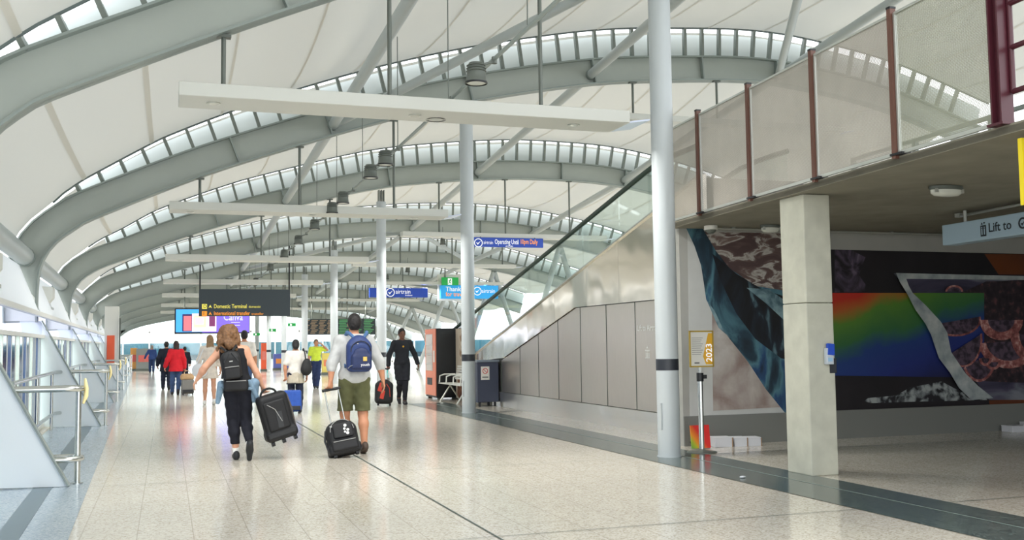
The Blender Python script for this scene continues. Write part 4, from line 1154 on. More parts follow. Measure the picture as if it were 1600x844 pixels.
sb_ = thing('shoulder_bag', 'black slouchy shoulder bag on the woman with the tied-up hair', 'bag', (0, 0, 0))
soft('pouch', [p_ell((0, 0, 0), (.105, .08, .17), .03), p_ell((0, -.02, -.08), (.12, .09, .12), .04)], .012, M_BAG, sb_)
MB().tube([(-.03, 0, .14), (-.07, .0, .28), (-.1, .03, .37), (-.09, .1, .36), (-.03, .1, .16)], .014, 8).build('strap', M_BAG, sb_, True)
sb_.location = (2.83, 22.25, .98); sb_.rotation_euler = (0, .12, .2)
hp = thing('white_shoulder_bag', 'white bulky bag at the hip of the fair-haired woman', 'bag', (0, 0, 0))
soft('pouch', [p_ell((0, 0, 0), (.16, .1, .16), .03), p_ell((.03, 0, -.08), (.17, .11, .1), .04)], .014, mat('bag_white', (226, 228, 234), .7), hp)
MB().tube([(-.05, 0, .14), (.05, -.02, .38), (.1, .05, .5), (.08, .12, .3)], .012, 8).build('strap', mat('bag_white', (0, 0, 0)), hp, True)
hp.location = (.74, 26.25, .86)

# black wheeled holdall carried by the woman
d_ = thing('wheeled_holdall', 'black wheeled holdall swinging from the curly-haired woman\'s hand', 'bag', (0, 0, 0))
soft('shell', [p_box((0, 0, .33), (.38, .22, .56), .06, .03), p_box((0, .0, .09), (.4, .25, .14), .05, .03)], .011, M_BAG, d_)
soft('front_pocket', [p_box((-.01, -.115, .34), (.27, .05, .38), .024, .02)], .01, M_BAG, d_)
MB().tube([(-.1, -.142, .5), (-.02, -.145, .42), (.03, -.145, .25)], .005, 6).build('zip', M_ZIP, d_)
MB().box((.01, -.143, .28), (.07, .004, .2), Euler((0, .1, 0)).to_matrix()).build('grey_panel', M_BAGG, d_)
for x in (-.14, .0, .15):
    MB().tube([(x - .02, -.06, .0), (x + .02, -.06, .0)], .032, 14).build('wheel', M_BLACK, d_, True)
MB().box((0, -.12, .1), (.36, .02, .06)).build('bumper', M_BLACK, d_, bevel=.008)
MB().tube(arcpts((-.02, 0, .6), .1, .08, PI, 0, 10, 0), .014, 8).build('carry_handle', M_BAG, d_, True)
MB().tube([(.19, -.02, .12), (.205, -.03, .35), (.19, -.02, .55)], .016, 8).build('side_piping', mat('piping_brown', (90, 84, 80), .6), d_, True)
d_.location = (1.40, 13.3, .235); d_.rotation_euler = (0, -.28, .12)

# black roller case of the man
c_ = thing('roller_case', 'black rounded roller case with a white motif, pulled by the man in grey', 'suitcase', (0, 0, 0))
soft('shell', [p_box((0, 0, .24), (.4, .22, .36), .09, .03), p_ell((0, 0, .39), (.17, .1, .1), .06), p_box((0, -.01, .1), (.42, .25, .14), .05, .03)], .010, M_BAG, c_)
soft('front_pocket', [p_box((.0, -.125, .14), (.34, .07, .15), .033, .02)], .009, M_BAG, c_)
soft('top_pocket', [p_box((.01, -.11, .33), (.26, .05, .2), .024, .02)], .009, M_BAGG if False else M_BAG, c_)
mt = MB()
for (x, z, r) in ((.045, .38, .02), (.03, .34, .016), (.07, .32, .018), (.03, .3, .014), (.06, .28, .02)):
    mt.tube([(x, -.142, z), (x, -.137, z)], r, 12)
mt.build('white_motif', mat('print_white', (230, 230, 230), .6), c_)
MB().tube(arcpts((.0, 0, .33), .15, .14, PI, 0, 12, -.118), .005, 6).build('zip', M_ZIP, c_)
MB().tube([(-.14, -.165, .19), (.14, -.165, .19)], .005, 6).build('zip', M_ZIP, c_)
for x in (-.14, .14):
    MB().tube([(x - .02, -.07, .025), (x + .02, -.07, .025)], .03, 14).build('wheel', M_BLACK, c_, True)
MB().tube([(-.2, .0, .12), (-.222, .0, .25), (-.19, .0, .38)], .014, 8).build('side_piping', M_BAGG, c_, True)
for x in (-.09, .09):
    MB().tube([(x, .08, .42), (x, .085, .92)], .009, 10).build('handle_rod', M_CHROME, c_, True)
MB().tube([(-.12, .085, .925), (.12, .085, .925)], .02, 10).build('grip', M_BLACK, c_, True)
MB().box((-.12, -.118, .4), (.05, .01, .02)).build('badge', M_ZIP, c_)
c_.location = (2.17, 13.12, 0); c_.rotation_euler = (-.30, -.16, 0)

def hardcase(name, label, body, loc, rotx, dims, rods=True, res=.012, roty=0):
    w, dp, hh = dims
    t = thing(name, label, 'suitcase', (0, 0, 0))
    soft('shell', [p_box((0, 0, .05 + hh / 2), (w, dp, hh), .045, .02)] + [p_disp(lambda X, Y, Z: .002 * np.sign(np.sin(X * 110)), np.array((-1, -1, 0)), np.array((1, 1, 1)))], res, body, t)
    for x in (-w * .38, w * .38):
        for yy in (-dp * .3, dp * .3):
            MB().tube([(x - .015, yy, .025), (x + .015, yy, .025)], .025, 12).build('wheel', M_BLACK, t, True)
    MB().tube([(-w / 2 - .002, 0, .12), (-w / 2 - .002, 0, hh - .02)], .008, 6).build('zip', M_BLACK, t)
    MB().box((0, -dp / 2 - .004, .1), (w * .86, .016, .09)).build('corner_guard', M_BLACK, t, bevel=.006)
    MB().tube(arcpts((0, 0, hh + .04), .07, .035, PI, 0, 8, 0), .012, 8).build('carry_handle', M_BLACK, t, True)
    if rods:
        for x in (-.08, .08):
            MB().tube([(x, dp * .3, hh), (x, dp * .3, hh + .2)], .008, 8).build('handle_rod', M_CHROME, t, True)
        MB().tube([(-.1, dp * .3, hh + .21), (.1, dp * .3, hh + .21)], .016, 8).build('grip', M_BLACK, t, True)
    t.location = loc; t.rotation_euler = (rotx, roty, 0)
    return t
hardcase('suitcase', 'bright blue suitcase wheeled by the woman with tied-up hair', mat('case_blue', (30, 78, 170), .4, var=.08, scale=20), (2.50, 21.95, 0), -.2, (.38, .24, .44))
hardcase('suitcase', 'grey suitcase on wheels beside the woman in the red jacket', mat('case_grey', (118, 116, 112), .5), (.60, 32.1, 0), -.2, (.36, .24, .4), rods=True)
tb = thing('tan_bag', 'tan soft bag resting on the grey suitcase', 'bag', (0, 0, 0))
soft('pouch', [p_box((0, 0, 0), (.4, .2, .2), .08, .03)], .015, mat('bag_tan', (186, 152, 112), .7, var=.08, scale=20), tb)
MB().tube(arcpts((0, 0, .09), .09, .1, PI, 0, 8, 0), .01, 6).build('carry_handle', mat('bag_tan', (0, 0, 0)), tb, True)
tb.location = (.58, 32.2, .53)
rb_ = thing('roller_bag', 'black roller bag with red panels beside the man in black', 'suitcase', (0, 0, 0))
soft('shell', [p_box((0, 0, .3), (.42, .26, .52), .1, .03), p_ell((0, 0, .5), (.15, .11, .12), .05)], .012, M_BAG, rb_)
for x, z, rr_ in ((-.11, .42, .3), (-.06, .25, .2)):
    MB().box((x, -.131, z), (.09, .012, .2), Euler((0, rr_, 0)).to_matrix()).build('red_panel', mat('bag_red', (196, 60, 44), .6), rb_, bevel=.004)
MB().tube([(.03, -.135, .5), (.1, -.136, .4), (.12, -.135, .2)], .008, 6).build('zip', mat('bag_red', (0, 0, 0)), rb_)
for x in (-.14, .14): MB().tube([(x - .02, -.05, .03), (x + .02, -.05, .03)], .03, 12).build('wheel', M_BLACK, rb_, True)
for x in (-.07, .07): MB().tube([(x, .07, .55), (x + .05, .1, .86)], .008, 8).build('handle_rod', M_CHROME, rb_, True)
MB().tube([(-.03, .1, .87), (.13, .1, .87)], .016, 8).build('grip', M_BLACK, rb_, True)
rb_.location = (4.80, 23.75, 0); rb_.rotation_euler = (-.1, .05, 0)

# ---------------------------------------------------------------- light battens, track and spotlights
FILL_W = 36.0
def batten(label, x0, x1, y, z, th, dp, rods, zr, banner=None):
    b = thing('light_batten', label, 'light batten', ((x0 + x1) / 2, y, z), 'white light battens across the hall')
    MB().box(((x0 + x1) / 2, y, z + th / 2), (x1 - x0, dp, th)).build('housing', M_BATTEN, b, bevel=.008)
    MB().prism([(x1 - .02, y - dp / 2 + .03, z), (x1 + .28, y - dp / 2 + .03, z + .05), (x1 + .28, y + dp / 2 - .03, z + .05), (x1 - .02, y + dp / 2 - .03, z)], (0, 0, .02)).build('end_diffuser', mat('diffuser_blue', (205, 214, 236), .25), b)
    for t in (.07, .5, .88):
        x = x0 + (x1 - x0) * t
        MB().tube([(x, y - .02, z - .012), (x, y - .02, z + .003)], .075, 20).build('downlight_rim', M_ALU, b, True)
        MB().tube([(x, y - .02, z - .014), (x, y - .02, z - .0125)], .055, 20).build('downlight_lens', M_LENS, b, True)
        lamp((x, y - .02, z - .016), FILL_W)  # added fill: downlights assumed lit, to brighten the floor
    for x in rods:
        MB().tube([(x, y, z + th), (x, y, zr(x))], .026, 10).build('hanger', M_DARKGREY, b, True)
        MB().box((x, y, zr(x) - .02), (.16, .1, .03)).build('hanger_plate', M_DARKGREY, b)
    return b
ZB = {1: 4.1, 2: 3.98, 3: 3.74, 4: 3.64, 5: 3.56, 6: 3.48, 7: 3.4}
for k in range(1, 8):
    sh_ = -.02 * (k - 1) * 4
    lab = 'nearest long white light batten with round downlights, hanging high across the hall' if k == 1 else f'{ORD[k-1]} long white light batten hung across the walking floor'
    x0, x1 = .09 + sh_, 5.36
    batten(lab, x0, x1, YK[k] + (.3 if k == 4 else 0), ZB[k], .15, .62, (.56, 2.43, 4.31), lambda x, k=k: on(k, x))
for k, (x0, x1, z) in {2: (9.2, 15.0, 6.25), 3: (6.35, 12.7, 4.52), 4: (6.4, 12.7, 4.3), 5: (7.7, 15, 4.15), 6: (6.4, 13, 3.75), 7: (6.4, 13, 3.6)}.items():
    rods = {2: (9.64, 11.73), 3: (7.47, 9.5, 11.55)}.get(k, (8.2, 10.2, 12.2))
    batten(f'white light batten over the ramp side under the {ORD[k-1]} arch', x0, x1, YK[k] - .05, z, .13, .36, rods, lambda x, k=k: on(k, x))

tr_ = thing('spotlight_track', 'thin grey suspended cable rail carrying the bell spotlights', 'track', (3.1, 8.5, 4.4))
TY = [(8.0, 4.42), (16, 4.32), (24, 4.2), (32, 4.05), (44, 3.85), (60, 3.6)]
def tz(y): return float(np.interp(y, [p[0] for p in TY], [p[1] for p in TY]))
MB().tube([(3.22, y, z) for y, z in TY], .022, 8).build('rail', M_STEELD, tr_, True)
for y in np.arange(9, 58, 2.9):
    k = (y - 11.6) / 8.6 + 1
    k0 = max(1, min(8, int(k))); t = k - k0
    z = (on(k0, 3.1) * (1 - t) + on(k0 + 1, 3.1) * t) + .2
    MB().tube([(3.22, y, tz(y)), (3.22, y, z)], .007, 6).build('wire', M_DARKGREY, tr_)
proto = thing('spotlight', '', 'spotlight', (0, 0, 0), 'bell spotlights on the cable rail')
ring = lambda r, z, n=20: [(r * math.cos(2 * PI * i / n), r * math.sin(2 * PI * i / n), z) for i in range(n)]
MB().rings([ring(.02, .1), ring(.075, .09), ring(.09, .06), ring(.1, -.03), ring(.105, -.09), ring(.115, -.105), ring(.115, -.12)]).build('bell_housing', M_DARKGREY, proto, True)
for z in (.06, .03, 0.0):
    MB().rings([ring(.1 - z * .1, z - .006), ring(.108 - z * .1, z), ring(.1 - z * .1, z + .006)]).build('cooling_fin', M_DARKGREY, proto, True)
MB().rings([ring(.098, -.122), ring(.098, -.117)]).build('lens', M_LENS, proto, True)
MB().rings([ring(.118, -.128), ring(.118, -.112), ring(.1, -.112), ring(.1, -.128)], caps=False).build('lens_ring', M_BLACK, proto, True)
MB().bar((.0, 0, .06), (.2, 0, .12), .04, .02).build('arm', M_DARKGREY, proto)
MB().tube([(.2, 0, .1), (.2, 0, .17)], .03, 10).build('clamp', M_DARKGREY, proto, True)
SP = [10.05, 11.75, 14.75, 15.9, 18.6, 19.9, 22.4, 25.3, 28.5, 32.5, 38]
for i, y in enumerate(SP):
    o = proto if i == 0 else copy_tree(proto)
    o.location = (3.02, y, tz(y) - .15)
    o['label'] = ('nearest grey bell spotlight on the cable rail' if i == 0 else f'{ORD[i]} grey bell spotlight along the cable rail') 
for (px, py, k, w) in ((637, 421, 5, 'between the two blue banners'), (604, 432, 5, 'above the plain blue banner'), (692, 377, 4, 'left of the opening-hours banner')):
    o = copy_tree(proto)
    q = at(px, py, YK[k] - .2); o.location = q; o.rotation_euler.z = PI / 2
    o['label'] = f'small grey bell spotlight on a wire {w}'; o['group'] = 'bell spotlights over the ramp side'
    wr = MB().tube([q + Vector((0, 0, .1)), Vector((q.x, q.y, on(k, q.x) + .25))], .01, 6).build('wire', M_DARKGREY)
    wr.parent = o; wr.matrix_parent_inverse = (Matrix.Translation(q) @ Matrix.Rotation(PI / 2, 4, 'Z')).inverted()

# ---------------------------------------------------------------- signs
M_SIGNB = mat('sign_charcoal', (48, 60, 68), .4)
M_YTXT = mat('text_yellow', (226, 216, 92), .5, emit=.35)
M_OTXT = mat('text_orange', (240, 150, 40), .5, emit=.35)
M_WTXT = mat('text_white', (240, 242, 244), .5, emit=.25)
M_BLUE1 = mat('sign_royal_blue', (24, 66, 168), .45, emit=.12)
M_BLUE2 = mat('sign_sky_blue', (40, 158, 226), .45, emit=.25)
M_GREEN = mat('sign_green', (22, 150, 66), .45, emit=.25)
Y = 37.28
p0, p1 = at(311, 452, Y), at(453, 494, Y)
s_ = thing('direction_sign', 'dark hanging direction sign with yellow and orange terminal lines', 'sign', ((p0.x + p1.x) / 2, Y, p1.z))
MB().box(((p0.x + p1.x) / 2, Y, (p0.z + p1.z) / 2), (p1.x - p0.x, .12, p0.z - p1.z)).build('board', M_SIGNB, s_, bevel=.01)
for x in (p0.x + .03, p1.x - .03):
    MB().box((x, Y, (p0.z + on(4, x)) / 2), (.05, .05, on(4, x) - p0.z)).build('hanger', M_BLACK, s_)
def ctext(body, px, py, size, m, par, Yp, to=None, **kw):
    q = at(px, py, Yp)
    if to: kw['width'] = at(to, py, Yp).x - q.x
    return text(body, size, (q.x, Yp - .0015, q.z), m, par, **kw)
yf = Y - .062
for py, m_, b1, b2 in ((479, M_YTXT, 'Domestic Terminal', 'domestic'), (490, M_OTXT, 'International transfer', 'transfer')):
    q = at(319.5, py, yf)
    MB().box((q.x, yf, q.z), (.17, .004, .17)).build('icon_tile', m_, s_, bevel=.002)
    ctext('D' if py < 485 else 'I', 317.5, py, .16, M_SIGNB, s_, yf - .003, bold=.01, name='icon')
    q = at(328, py, yf)
    MB().prism([(q.x - .05, yf, q.z - .06), (q.x + .01, yf, q.z + .06), (q.x + .07, yf, q.z - .06), (q.x + .01, yf, q.z - .02)], (0, .003, 0)).build('arrow', m_, s_)
    t_ = ctext(b1, 334, py, .2, m_, s_, yf, bold=.008, to=385 if py < 485 else 390)
    ctext(b2, 388.5 if py < 485 else 393, py + .5, .12, m_, s_, yf, to=407 if py < 485 else 412)
Y = 45.88
p0, p1 = at(273, 482, Y), at(390, 521, Y)
s_ = thing('led_screen', 'large blue and purple advertising screen hanging behind the direction sign', 'screen', ((p0.x + p1.x) / 2, Y, p1.z))
MB().box(((p0.x + p1.x) / 2, Y + .06, (p0.z + p1.z) / 2), (p1.x - p0.x, .14, p0.z - p1.z)).build('casing', M_BLACK, s_, bevel=.01)
def card(px0, py0, px1, py1, m_, nm, lift=0):
    a, b_ = at(px0, py0, Y), at(px1, py1, Y)
    MB().box(((a.x + b_.x) / 2, Y - .014 - lift * .004, (a.z + b_.z) / 2), (b_.x - a.x, .004, a.z - b_.z)).build(nm, m_, s_)
card(275, 483.5, 316, 519, mat('led_blue', (64, 150, 236), .5, emit=.8), 'picture_area')
card(316, 483.5, 389, 519, mat('led_violet', (112, 92, 228), .5, emit=.8), 'picture_area')
card(285, 491, 300, 518, mat('led_dark', (50, 50, 90), .5, emit=.5), 'poster', 1)
card(287, 494, 299, 517, mat('led_coral', (232, 110, 120), .5, emit=.7), 'poster', 2)
card(300, 490, 338, 518, mat('led_pale', (236, 206, 236), .5, emit=.7), 'poster', 1)
card(303, 493, 322, 512, mat('led_peach', (244, 204, 170), .5, emit=.7), 'poster', 2)
card(305, 497, 318, 507, mat('led_lilac', (214, 186, 240), .5, emit=.7), 'poster', 3)
card(327, 494, 336, 510, mat('led_figure', (130, 60, 110), .5, emit=.4), 'poster', 2)
ctext('Canva', 349, 496, .42, M_WTXT, s_, Y - .03, bold=.01, to=379)
for py in (503.5, 508): card(361, py, 375, py + .8, M_WTXT, 'small_print', 1)
for x in (p0.x + .4, p1.x - .4): MB().tube([(x, Y + .05, p0.z), (x, Y + .05, on(5, x))], .025, 8).build('hanger', M_DARKGREY, s_)

M_FL = ramp_mat('board_lines', [(0.0, (24, 30, 34)), (0.6, (30, 40, 44)), (0.75, (90, 110, 96))], 7, .5, 2, 0, (1, 1, 1), 'noise')
for lab, pa, pb, hue in (('brown-lined dark flight information board behind the far columns', (472, 499), (524, 523), (120, 104, 84)), ('green-lined dark flight information board beside the man in grey', (528, 498), (586, 523), (70, 130, 84))):
    Y = 54.6
    p0, p1 = at(*pa, Y), at(*pb, Y)
    s_ = thing('flight_board', lab, 'flight board', ((p0.x + p1.x) / 2, Y, p1.z), 'flight information boards')
    MB().box(((p0.x + p1.x) / 2, Y, (p0.z + p1.z) / 2), (p1.x - p0.x, .15, p0.z - p1.z)).build('casing', mat('board_dark', (34, 46, 50), .4), s_)
    hm = mat('led_line_%d' % hue[0], hue, .5, emit=.3)
    n = 4 if hue[1] < 120 else 3
    for j in range(n):
        xa = p0.x + (p1.x - p0.x) * (j + .08) / n; xb = p0.x + (p1.x - p0.x) * (j + .9) / n
        ln_ = MB()
        for r_ in range(9):
            z = p0.z - (p0.z - p1.z) * (r_ + .9) / 10
            ln_.box(((xa + xb) / 2 - (r_ % 3) * .05, Y - .078, z), ((xb - xa) * (.95 - .12 * (r_ % 3)), .004, .05))
        ln_.build('flight_rows', hm, s_)
    for x in (p0.x + .5, p1.x - .5): MB().tube([(x, Y, p0.z), (x, Y, on(6, x))], .03, 8).build('hanger', M_DARKGREY, s_)

M_LOGO = M_WTXT
def logo(par, px, py, Yp, r):
    q = at(px, py, Yp)
    o = [(q.x + r * math.cos(a), q.z + r * math.sin(a)) for a in np.linspace(0, 2 * PI, 25)]
    rg = MB()
    rg.rings([[(q.x + rr * math.cos(a), Yp - dy, q.z + rr * math.sin(a)) for a in np.linspace(0, 2 * PI, 24, endpoint=False)] for rr, dy in ((r, 0), (r, .004), (r * .82, .004), (r * .82, 0))], caps=False)
    rg.build('logo_ring', M_LOGO, par)
    MB().prism([(q.x - r * .55, Yp - .004, q.z + r * .1), (q.x - r * .15, Yp - .004, q.z - r * .45), (q.x + r * .6, Yp - .004, q.z + r * .5), (q.x - r * .1, Yp - .004, q.z - r * .05)], (0, .003, 0)).build('logo_swoosh', M_LOGO, par)
def hangsign(label, Y, pa, pb, m_, zr, name='banner_sign', th=.1):
    p0, p1 = at(*pa, Y), at(*pb, Y)
    s_ = thing(name, label, 'sign', ((p0.x + p1.x) / 2, Y, p1.z))
    MB().box(((p0.x + p1.x) / 2, Y, (p0.z + p1.z) / 2), (p1.x - p0.x, th, p0.z - p1.z)).build('board', m_, s_, bevel=.006)
    if zr:
        for x in (p0.x + .25, p1.x - .25):
            MB().tube([(x, Y, p0.z), (x, Y, zr)], .015, 8).build('hanger', M_DARKGREY, s_)
    return s_, Y - th / 2
s_, yf = hangsign('blue banner with white circle logo and orange opening hours beside the second column', 28.57, (738, 371), (848, 387.5), M_BLUE1, 4.54)
logo(s_, 747.5, 379.5, yf, .13)
ctext('airtrain', 755.5, 379, .15, M_WTXT, s_, yf, to=770)
ctext('Operating Until', 773, 378, .2, M_WTXT, s_, yf, bold=.008, to=810)
ctext('10pm Daily', 812.5, 378, .2, M_OTXT, s_, yf, bold=.01, to=839)
ctext('airtrain', 790, 384.5, .08, M_WTXT, s_, yf)
s_, yf = hangsign('plain blue banner with white circle logo near the third column', 45.9, (577, 450), (668, 465), M_BLUE1, 4.2)
logo(s_, 610, 457, yf, .2)
ctext('airtrain', 618, 456, .28, M_WTXT, s_, yf, to=641)
ctext('brisbane', 633, 461.5, .1, M_WTXT, s_, yf)
s_, yf = hangsign('light blue thank-you banner passing behind the second column', 45.9, (688, 446), (778, 467), M_BLUE2, 4.2)
ctext('Thank you', 696.5, 452, .3, M_WTXT, s_, yf, bold=.012, to=736)
ctext('for travelling', 696.5, 460, .28, M_OTXT, s_, yf, bold=.012, to=738)
logo(s_, 746, 455, yf, .2)
ctext('airtrain', 752.5, 455, .28, M_WTXT, s_, yf, to=773)
s_, yf = hangsign('green running-man exit sign above the thank-you banner', 45.6, (690, 433.5), (716, 446), M_GREEN, None, 'exit_sign')
q = at(703, 440, yf)
rm = MB()
rm.box((q.x, yf - .002, q.z + .0), (.2, .004, .29))
rm.build('door_symbol', M_WTXT, s_)
q = q + Vector((0, -.004, 0))
MB().tube([(q.x + .02, q.y + .001, q.z + .09), (q.x + .02, q.y - .001, q.z + .09)], .03, 10).build('figure_head', M_GREEN, s_)
rm = MB()
for a, b_ in (((.01, .06), (-.02, -.02)), ((-.02, -.02), (.05, -.06)), ((.05, -.06), (.04, -.12)), ((-.02, -.02), (-.04, -.08)), ((-.04, -.08), (-.09, -.09)), ((.01, .05), (.07, .01)), ((.01, .05), (-.06, .03))):
    rm.bar((q.x + a[0], q.y, q.z + a[1]), (q.x + b_[0], q.y, q.z + b_[1]), .03, .003, up=(0, 1, 0))
rm.build('running_figure', M_GREEN, s_)
bx_, yf = hangsign('white surround box carrying the exit sign and thank-you banner', 46.08, (684, 429), (722, 470), M_WHITE, None, 'sign_box', .2)
for i, (px, py, Y) in enumerate(((401, 522.5, 63.2), (426, 516, 63.2), (456, 507.5, 54.6))):
    q = at(px, py, Y)
    s_ = thing('exit_sign', f'tiny distant green exit sign, {["lowest and farthest", "middle", "highest"][i]} of three by the far columns', 'sign', q, 'distant exit signs')
    MB().box(q, (.4, .06, .16)).build('board', M_GREEN, s_)
    MB().box(q + Vector((-.05, -.033, 0)), (.1, .004, .1)).build('symbol', M_WTXT, s_)
    MB().tube([q + Vector((0, 0, .08)), Vector((q.x, q.y, on(6 if i == 2 else 7, q.x)))], .015, 8).build('hanger', M_DARKGREY, s_)

# Lift sign under the slab
M_LIFT = mat('sign_pale_blue', (168, 192, 208), .4)
M_LTXT = mat('sign_text_dark', (36, 44, 52), .5)
A_, B_ = Vector((9.18, 10.25, 0)), Vector((9.02, 7.2, 0))
s_ = thing('lift_sign', 'long pale blue box sign reading Lift to, hung under the walkway slab', 'sign', A_ + Vector((0, 0, 2.55)))
dr = (B_ - A_).normalized(); nm_ = Vector((dr.y, -dr.x, 0));
if nm_.x > 0: nm_ = -nm_
MB().bar(A_ + Vector((0, 0, 2.68)), B_ + Vector((0, 0, 2.68)), .2, .25).build('box', M_LIFT, s_, bevel=.008)
ang = math.atan2(dr.y, dr.x)
fc = nm_ * .104
def ltext(body, along, size, **kw):
    q = A_ + dr * along + fc + Vector((0, 0, 2.68))
    return text(body, size, q, M_LTXT, s_, rot=(PI / 2, 0, ang), **kw)
q = A_ + dr * .72 + fc + Vector((0, 0, 2.66))
R = Matrix.Rotation(ang, 3, 'Z')
ic = MB(); ic.box(q, (.09, .003, .13), R); ic.build('lift_icon', M_LTXT, s_)
ic = MB()
for dx in (-.02, .02): ic.box(q + R @ Vector((dx, -.002, -.01)), (.016, .003, .07), R); ic.box(q + R @ Vector((dx, -.002, .04)), (.014, .003, .014), R)
ic.build('icon_figures', M_LIFT, s_)
ic = MB(); ic.prism([q + R @ Vector((-.035, 0, .075)), q + R @ Vector((-.005, 0, .075)), q + R @ Vector((-.02, 0, .1))], nm_ * .003); ic.prism([q + R @ Vector((.005, 0, .1)), q + R @ Vector((.035, 0, .1)), q + R @ Vector((.02, 0, .075))], nm_ * .003); ic.build('icon_arrows', M_LTXT, s_)
ltext('Lift to', .80, .15, bold=.006)
q = A_ + dr * 1.34 + fc + Vector((0, 0, 2.68))
rg = MB(); rg.rings([[q + R @ Vector((rr * math.cos(a), -dy, rr * math.sin(a))) for a in np.linspace(0, 2 * PI, 24, endpoint=False)] for rr, dy in ((.065, 0), (.065, .004), (.045, .004), (.045, 0))], caps=False); rg.build('logo_ring', M_LTXT, s_)
ic = MB(); ic.prism([q + R @ Vector((-.03, 0, 0)), q + R @ Vector((-.01, 0, -.03)), q + R @ Vector((.04, 0, .035)), q + R @ Vector((0, 0, -.0))], nm_ * .003); ic.build('logo_swoosh', M_LTXT, s_)
ltext('Airtrain', 1.46, .15, bold=.006)
for t in (.3, 1.6):
    q = A_ + dr * t
    MB().tube([q + Vector((0, 0, 2.8)), q + Vector((0, 0, 2.955))], .02, 8).build('hanger', M_ALU, s_)
s_ = thing('yellow_sign', 'bright yellow hanging sign under the slab at the frame edge', 'sign', (6.12, 6.0, 2.4))
q0, q1 = at(1593, 216, 6.0), at(1640, 322, 6.0)
MB().box(((q0.x + q1.x) / 2, 6.0, (q0.z + q1.z) / 2), (q1.x - q0.x, .04, q0.z - q1.z)).build('board', mat('sign_yellow', (226, 204, 30), .45), s_)
MB().tube([(q0.x + .1, 6.0, q0.z), (q0.x + .1, 6.0, 2.96)], .012, 8).build('hanger', M_ALU, s_)

# lettering on the steel panels
M_ETCH = mat('etched_white', (250, 250, 246), .6)
s_ = thing('wall_lettering', 'white Lift to lettering and lift symbol fixed on the brushed steel panel', 'lettering', (XW - .004, 14.9, 1.5))
rotw = (PI / 2, 0, -PI / 2)
text('Lift to Airtrain', .13, (XW - .004, 14.98, 1.63), M_ETCH, s_, rot=rotw, bold=.02)
ic = MB()
ic.box((XW - .004, 14.62, 1.28), (.004, .17, .012)); ic.box((XW - .004, 14.62, 1.16), (.004, .17, .012))
for dy in (-.05, 0.0, .05): ic.box((XW - .004, 14.62 + dy, 1.2), (.004, .02, .09)); ic.box((XW - .004, 14.62 + dy, 1.262), (.004, .018, .018))
ic.build('lift_symbol', M_ETCH, s_)
ic = MB(); ic.prism([(XW - .004, 14.66, 1.31), (XW - .004, 14.60, 1.31), (XW - .004, 14.63, 1.35)], (.003, 0, 0)); ic.build('arrow_symbol', M_ETCH, s_)

# stanchion sign
sx_, sy_ = 6.47, 11.72
s_ = thing('stanchion_sign', 'steel barrier post with a gold-framed notice on top', 'stanchion sign', (sx_, sy_, 0))
MB().rings([[(sx_ + r * math.cos(a), sy_ + r * math.sin(a), z) for a in np.linspace(0, 2 * PI, 24, endpoint=False)] for r, z in ((.19, 0), (.19, .012), (.06, .03), (.035, .045))]).build('base', M_DARKGREY, s_, True)
MB().tube([(sx_, sy_, .04), (sx_, sy_, .9)], .034, 18).build('post', M_CHROME, s_, True)
MB().tube([(sx_, sy_, .9), (sx_, sy_, 1.01)], .045, 18).build('belt_head', M_BLACK, s_, True)
MB().box((sx_ + .05, sy_ - .02, .96), (.05, .05, .05)).build('belt_clip', M_BLACK, s_)
cx_, cz_ = 6.5, 1.315
fr = MB()
for dx in (-.165, .165): fr.box((cx_ + dx, sy_, cz_), (.018, .022, .46))
for dz in (-.225, .225): fr.box((cx_, sy_, cz_ + dz), (.34, .022, .018))
fr.build('frame', mat('brass', (176, 150, 70), .3, .8), s_)
MB().box((sx_, sy_, 1.05), (.03, .02, .1)).build('bracket', M_CHROME, s_)
MB().box((cx_, sy_ + .002, cz_), (.32, .008, .44)).build('notice', mat('paper', (226, 224, 216), .6), s_)
MB().prism([(cx_ + .1, sy_ - .004, cz_ + .2), (cx_ + .155, sy_ - .004, cz_ + .2), (cx_ + .155, sy_ - .004, cz_ - .2), (cx_ + .06, sy_ - .004, cz_ - .2), (cx_ + .02, sy_ - .004, cz_ - .1), (cx_ + .06, sy_ - .004, cz_ + .05)], (0, .002, 0)).build('yellow_artwork', mat('print_yellow', (226, 172, 46), .6), s_)
text('2023', .12, (cx_ + .11, sy_ - .006, cz_ - .17), M_WTXT, s_, rot=(PI / 2, -PI / 2, 0), bold=.01)
tx = MB()
for j in range(9): tx.box((cx_ - .06 - (j % 3) * .008, sy_ - .004, cz_ + .14 - j * .026), (.16 - (j % 3) * .016, .002, .006))
tx.box((cx_ - .07, sy_ - .004, cz_ - .18), (.07, .002, .02))
tx.build('lettering', mat('print_grey', (120, 120, 120), .6), s_)

# rainbow card behind the column and paper stacks
c = thing('rainbow_card', 'rainbow printed card leaning low behind the nearest round column', 'card', (6.62, 12.1, 0))
rc = ramp_mat('rainbow_card_print', [(0.2, (40, 140, 70)), (0.42, (170, 190, 50)), (0.55, (240, 150, 40)), (0.8, (220, 40, 36))], .55, .5, 0, 0, (1, 1, -1), 'wave', rot=(0, 0, 0))
g0 = rc.node_tree
for n in list(g0.nodes):
    if n.type == 'TEX_WAVE':
        gg = g0.nodes.new('ShaderNodeTexGradient'); mp_ = [x for x in g0.nodes if x.type == 'MAPPING'][0]
        mp_.inputs['Rotation'].default_value = (0, math.radians(-35), 0); mp_.inputs['Scale'].default_value = (2.6, 1, -2.6); mp_.inputs['Location'].default_value = (.45, 0, .2)
        g0.links.new(mp_.outputs['Vector'], gg.inputs['Vector'])
        rr_ = [x for x in g0.nodes if x.type == 'VALTORGB'][0]
        g0.links.new(gg.outputs['Fac'], rr_.inputs['Fac'])
